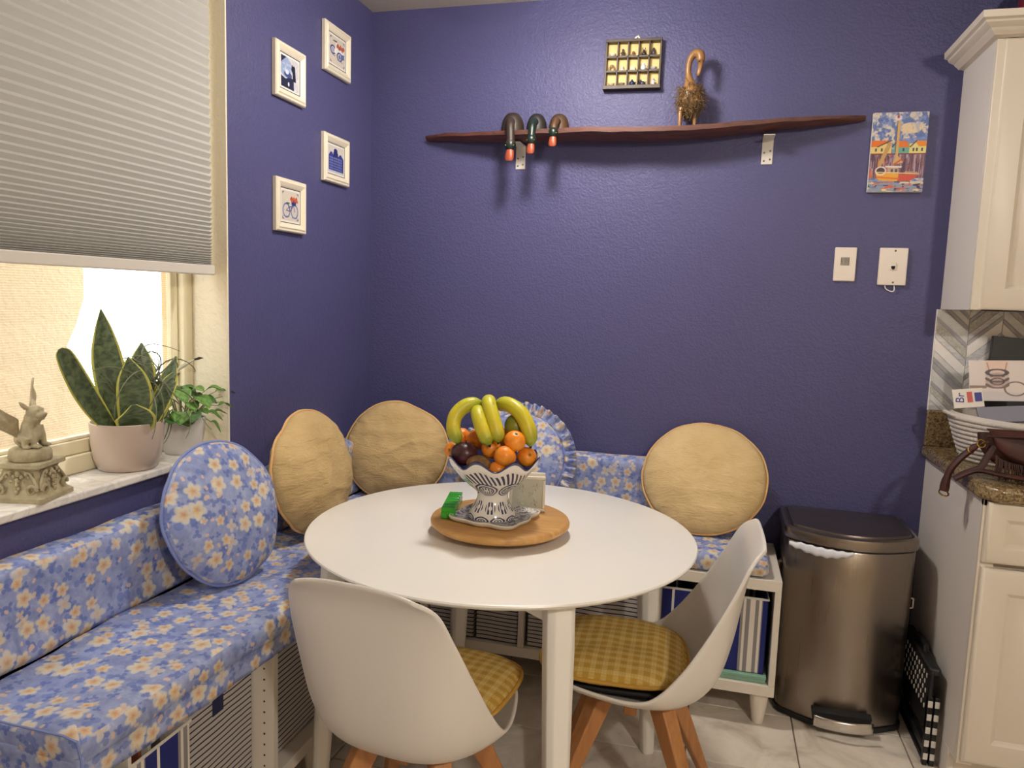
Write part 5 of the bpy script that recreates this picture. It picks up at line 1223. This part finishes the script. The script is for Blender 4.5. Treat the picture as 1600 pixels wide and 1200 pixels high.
# ---------------------------------------------------------------- wall plates
t = thing('vent_plate', 'plain white wall plate with small slotted grille', 'wall plate', (1.824, 0, 1.475))
bx(-.036, .036, -.007, 0, 0, .118).build('plate', M['plate_white'], t, bevel=.0035, bseg=3)
for i in range(7): bx(-.0145+i*.0042, -.0125+i*.0042, -.0078, -.0068, .055, .083).build('slot', M['dark'], t)
t = thing('phone_plate', 'white wall plate with phone socket and loop of white wire', 'wall plate', (1.977, 0, 1.465))
bx(-.045, .045, -.012, 0, 0, .128).build('plate', M['plate_white'], t, bevel=.003, bseg=3)
bx(-.010, .010, -.016, -.012, .052, .078).build('socket', M['plate_white'], t, bevel=.002); G().prism([(-.006, .058), (.0, .053), (.006, .058), (.006, .066), (-.006, .066)], -.0166, -.0158, 'y').build('jack_hole', M['dark'], t)
for z in (.010, .118): G().ball((.004, -.012, z), (.0035, .0014, .0035), 10, 6).build('screw', M['steel_screw'], t)
G().tube([tuple(p) for p in spline([(-.020, -.006, .002), (-.016, -.008, -.012), (.0, -.010, -.021), (.010, -.009, -.018), (.010, -.007, -.004), (.007, -.006, .004)], 20)], .0019, 6).build('wire', M['paper_white'], t)

# ================================================================ ON THE WINDOW SILL
ZL = .905
# gargoyle on a scrolled plinth
t = thing('gargoyle_statue', 'small stone gargoyle crouching on a scrolled plinth on the sill', 'statue', (-.040, -1.592, ZL)); t.rotation_euler = (0, 0, math.radians(14))
def sq(rows):
    g = G(); vs = []; fs = []
    for (a, z, cut) in rows: vs += [(a, -a*cut, z), (a, a*cut, z), (a*cut, a, z), (-a*cut, a, z), (-a, a*cut, z), (-a, -a*cut, z), (-a*cut, -a, z), (a*cut, -a, z)]
    for r in range(len(rows)-1):
        for j in range(8): fs.append((r*8+j, r*8+(j+1) % 8, (r+1)*8+(j+1) % 8, (r+1)*8+j))
    fs += [tuple(range(8))[::-1], tuple(range((len(rows)-1)*8, len(rows)*8))]; return g.add(vs, fs)
sq([(.060, 0, .9), (.060, .010, .9), (.055, .014, .88), (.052, .018, .86), (.046, .030, .85), (.041, .050, .85), (.039, .066, .86), (.042, .072, .88)]).build('plinth', M['stone'], t, smooth=30)
sq([(.047, .072, .94), (.049, .074, .94), (.049, .082, .94), (.047, .084, .94)]).build('plinth_top', M['stone'], t, smooth=30)
for q in range(4):
    Rz = Matrix.Rotation(q*PI/2, 4, 'Z')
    for s in (-1, 1):
        pts = []
        for i in range(26):
            a = i/25*4.4*PI/1.6; r = .0125*(1-i/25*.82); pts.append((s*(.034+r*math.cos(a)*.9), -.051-.002*math.sin(i/4), .026+r*math.sin(a)))
        g = G().at(Rz); g.tube(pts, [.0042-.0018*i/25 for i in range(26)], 6); g.tube([(s*.046, -.050, .030), (s*.036, -.046, .048), (s*.026, -.044, .062), (s*.014, -.044, .066)], [.004, .0034, .003, .002], 6)
        g.build('scroll', M['stone'], t, smooth=60)
    g = G().at(Rz)
    for (x, z, r) in ((0, .060, .006), (-.008, .055, .004), (.008, .055, .004), (0, .047, .005), (0, .038, .0042), (-.004, .030, .004), (.004, .030, .004), (0, .022, .005), (-.018, .061, .004), (.018, .061, .004), (-.024, .054, .003), (.024, .054, .003), (-.014, .044, .003), (.014, .044, .003)): g.ball((x, -.0445-(.066-z)*.16, z), (r, r*.7, r*1.2), 8, 6)
    g.build('relief', M['stone'], t, smooth=60)
G().lathe([(.001, .084), (.040, .084), (.043, .088), (.042, .100), (.040, .108), (.034, .112), (.001, .113)], 40, lambda r, z, a, v: (r*(1+.05*noise.noise(Vector((math.cos(a)*4, math.sin(a)*4, z*70)))), z)).build('rock', M['stone'], t, smooth=60)
g = G(); z0 = .112
# creature faces +x/-y: seated lion-like body
g.ball((.004, -.002, z0+.036), (.020, .020, .034), 20, 14).ball((-.010, 0, z0+.020), (.022, .024, .022), 18, 12).ball((.010, -.003, z0+.064), (.018, .017, .016), 16, 12)
for s in (-1, 1):
    g.tube([(.012, s*.014, z0+.046), (.018, s*.016, z0+.022), (.020, s*.016, z0+.006)], [.009, .007, .006], 10); g.ball((.024, s*.016, z0+.005), (.010, .008, .005), 10, 8)
    g.tube([(-.006, s*.022, z0+.022), (.010, s*.026, z0+.018), (.004, s*.027, z0+.006)], [.012, .009, .006], 10); g.ball((.010, s*.027, z0+.004), (.010, .007, .004), 10, 8)
    for k in (-1, 0, 1): g.ball((.031, s*.016+k*.0045, z0+.004), (.004, .0022, .004), 8, 6)
g.ball((.016, -.004, z0+.078), (.018, .017, .016), 18, 12).ball((.030, -.006, z0+.073), (.012, .012, .008), 14, 10).ball((.040, -.006, z0+.076), (.004, .006, .004), 10, 8).ball((.029, -.006, z0+.065), (.009, .009, .004), 12, 8)
for s in (-1, 1):
    g.tube([(.006, -.004+s*.013, z0+.088), (.000, -.004+s*.020, z0+.098), (-.003, -.004+s*.023, z0+.104)], [.006, .0045, .001], 8); g.ball((.026, -.005+s*.009, z0+.085), (.006, .004, .003), 8, 6)
body = g.build('creature', M['stone'], t, smooth=180)
rm = body.modifiers.new('remesh', 'REMESH'); rm.mode = 'VOXEL'; rm.voxel_size = .0017; rm.use_smooth_shade = True
sm = body.modifiers.new('smooth', 'SMOOTH'); sm.iterations = 3; sm.factor = .5
for s in (-1, 1):
    def wing(u, v, s=s):
        y = s*(.016+.060*u); zz = z0+.062+.030*u**.7-.046*v*(1-.35*u)+.040*u*u*(1-v)*(1.3 if s > 0 else .6); return (-.014-.024*u-.008*math.sin(v*PI*3)*u*.5, y, zz)
    G().grid(14, 12, wing).build('wing', M['stone'], t, smooth=180, solid=.004)

def leaf(pts, widths, fold, mat, parent, side=None, n=18, thick=.0014, name='leaf', twist=0):
    P = [Vector(tuple(q)) for q in spline(pts, n)]; W = [float(q[0]) for q in spline([(x,) for x in widths], n)]
    vs = []; uvs = []; fs = []; K = 6; sd = Vector(side) if side else None
    for i in range(n+1):
        tg = (P[min(i+1, n)]-P[max(i-1, 0)]).normalized(); s = sd-tg*sd.dot(tg) if sd else tg.cross(Vector((0, 0, 1)))
        s = s.normalized(); nr = s.cross(tg)
        if twist: a = twist*i/n; s, nr = s*math.cos(a)+nr*math.sin(a), nr*math.cos(a)-s*math.sin(a)
        for k in range(K+1):
            c = 2*k/K-1; vs.append(tuple(P[i]+s*(c*W[i])+nr*(fold*W[i]*(c*c))))
    for i in range(n):
        for k in range(K):
            fs.append((i*(K+1)+k, i*(K+1)+k+1, (i+1)*(K+1)+k+1, (i+1)*(K+1)+k)); uvs.append([(k/K, i/n), ((k+1)/K, i/n), ((k+1)/K, (i+1)/n), (k/K, (i+1)/n)])
    return G().add(vs, fs, uvs).build(name, mat, parent, smooth=180, solid=thick)
PX, PY = -.058, -1.288
t = thing('snake_plant', 'snake plant with yellow edged leaves in a taupe glazed pot', 'plant', (PX, PY, ZL))
G().lathe([(.001, 0), (.066, 0), (.071, .004), (.080, .03), (.086, .07), (.088, .118), (.0885, .122), (.085, .124), (.083, .118), (.080, .10), (.001, .10)], 56).build('pot', M['taupe_pot'], t, smooth=40)
G().lathe([(.082, .104), (.05, .108), (.001, .110)], 40).build('soil', M['soil'], t)
S1 = (.62, .72, -.1)
leaf([(0, -.03, .10), (-.005, -.040, .20), (-.012, -.050, .29), (-.012, -.058, .36), (-.01, -.066, .412)], [.022, .036, .035, .020, .0012], .28, M['snake_leaf'], t, S1)
leaf([(.03, -.02, .10), (.034, -.012, .18), (.030, -.014, .24), (.026, -.020, .292)], [.028, .042, .034, .0015], .30, M['snake_leaf'], t, S1)
leaf([(.0, -.045, .10), (-.01, -.085, .155), (-.005, -.14, .225), (-.0, -.190, .305), (0, -.200, .322)], [.014, .024, .027, .020, .006], .25, M['snake_leaf'], t, (.35, .55, .75))
leaf([(.05, -.035, .11), (.062, -.04, .145), (.064, -.048, .176)], [.036, .046, .006], .35, M['snake_leaf'], t, S1)
leaf([(.02, .03, .10), (.01, .045, .19), (0, .055, .27), (-.01, .068, .322)], [.022, .032, .028, .002], .25, M['snake_leaf'], t, S1)
leaf([(.035, .040, .10), (.05, .062, .16), (.058, .085, .225), (.052, .125, .285)], [.018, .026, .022, .003], .3, M['snake_leaf'], t, (.8, .3, -.3))
leaf([(.045, .02, .10), (.058, .045, .155), (.066, .08, .215), (.066, .108, .25)], [.016, .024, .020, .002], .3, M['snake_leaf'], t, (.8, .1, -.5))
leaf([(-.02, .02, .10), (-.03, .03, .2), (-.03, .02, .28)], [.022, .032, .003], .25, M['snake_leaf'], t, S1)
at_ = thing('air_plant', 'wispy curling air plant tucked among the snake plant leaves', 'plant', (PX+.01, PY+.055, ZL+.21)); random.seed(21)
g0 = None
for i in range(44):
    a = random.uniform(-.8, 2.6); el = random.uniform(-.5, 1.0); L = random.uniform(.09, .19); p = Vector((0, 0, 0)); d = Vector((math.sin(a)*.5+.1, math.cos(a)*.8+.2, el)).normalized(); pts = [p.copy()]
    curl = Vector((random.gauss(0, .25), random.gauss(0, .25), random.gauss(0, .25)))
    for k in range(12):
        d = (d+Vector((curl.y*d.z-curl.z*d.y, curl.z*d.x-curl.x*d.z, curl.x*d.y-curl.y*d.x))+Vector((0, 0, -.05))).normalized(); p = p+d*(L/9); pts.append(p.copy())
    G().tube(pts, [.0021*(1-k/13)+.0006 for k in range(13)], 5).build('tendril', M['air_plant'], at_, smooth=60)
for k, (dy, dz, L) in enumerate(((-.10, .06, .09), (-.085, .075, .07), (-.075, .05, .08), (-.11, .03, .10))):
    G().tube([(-.005, -.07, -.04), (-.005, -.07+dy*.5, .02), (-.005, -.07+dy, dz)], [.0016, .0013, .0004], 5).build('tendril', M['air_plant'], at_, smooth=60)
G().tube([(.02, .06, .02), (.03, .11, .045), (.035, .15, .06)], [.002, .006, .002], 8).build('bloom_spike', M['spike'], at_, smooth=60)
G().tube([(.035, .15, .06), (.038, .168, .063), (.04, .185, .063)], [.0025, .004, .0006], 8).build('bloom_tip', M['soil'], at_, smooth=60)

t = thing('leafy_plant', 'small bushy green plant in a white pot on the sill', 'plant', (-.062, -1.078, ZL))
G().lathe([(.001, 0), (.044, 0), (.048, .004), (.060, .045), (.066, .098), (.0665, .102), (.063, .103), (.060, .09), (.001, .085)], 48).build('pot', M['white_pot'], t, smooth=40)
G().lathe([(.061, .088), (.03, .092), (.001, .093)], 32).build('soil', M['soil'], t); random.seed(33)
LV = [(.04, -.085, .11, .042), (.055, -.055, .095, .040), (.02, -.08, .15, .036), (.0, -.05, .175, .036), (.03, .0, .18, .036), (-.02, .02, .185, .034), (.045, .03, .155, .034), (.05, .075, .105, .030), (.03, .115, .165, .028), (.045, .135, .150, .030), (.055, .0, .12, .030), (-.03, -.03, .17, .034), (.0, .05, .165, .032), (.05, -.03, .15, .034), (.06, .05, .085, .028), (-.04, .05, .15, .03), (.035, .155, .13, .024), (.06, -.07, .13, .044), (.065, -.045, .12, .046), (.055, -.01, .165, .044), (.02, -.03, .185, .042), (.0, .0, .19, .04), (.04, .055, .175, .040), (.06, .03, .115, .036), (.03, -.1, .13, .04), (.065, .08, .13, .034)]
for i, (x, y, z, L) in enumerate(LV):
    b = Vector((x*.2, y*.2, .095)); e = Vector((x, y, z)); mid = (b+e)/2+Vector((0, 0, .02))
    G().tube([tuple(b), tuple(mid), tuple(e)], [.0018, .0015, .001], 5).build('stem', M['stem'], t)
    d = Vector((x+.01, y, 0)); d = (d.normalized() if d.length > .01 else Vector((1, 0, 0))); dr = (d+Vector((random.uniform(-.3, .3), random.uniform(-.3, .3), random.uniform(-.7, .2)))).normalized()
    leaf([e, e+dr*L*.45+Vector((0, 0, .008)), e+dr*L*.95, e+dr*L*1.35-Vector((0, 0, .006))], [.002, L*.56, L*.46, .001], .22, M['green_leaf'] if i % 3 else M['dark_leaf'], t, n=10, thick=.0008)
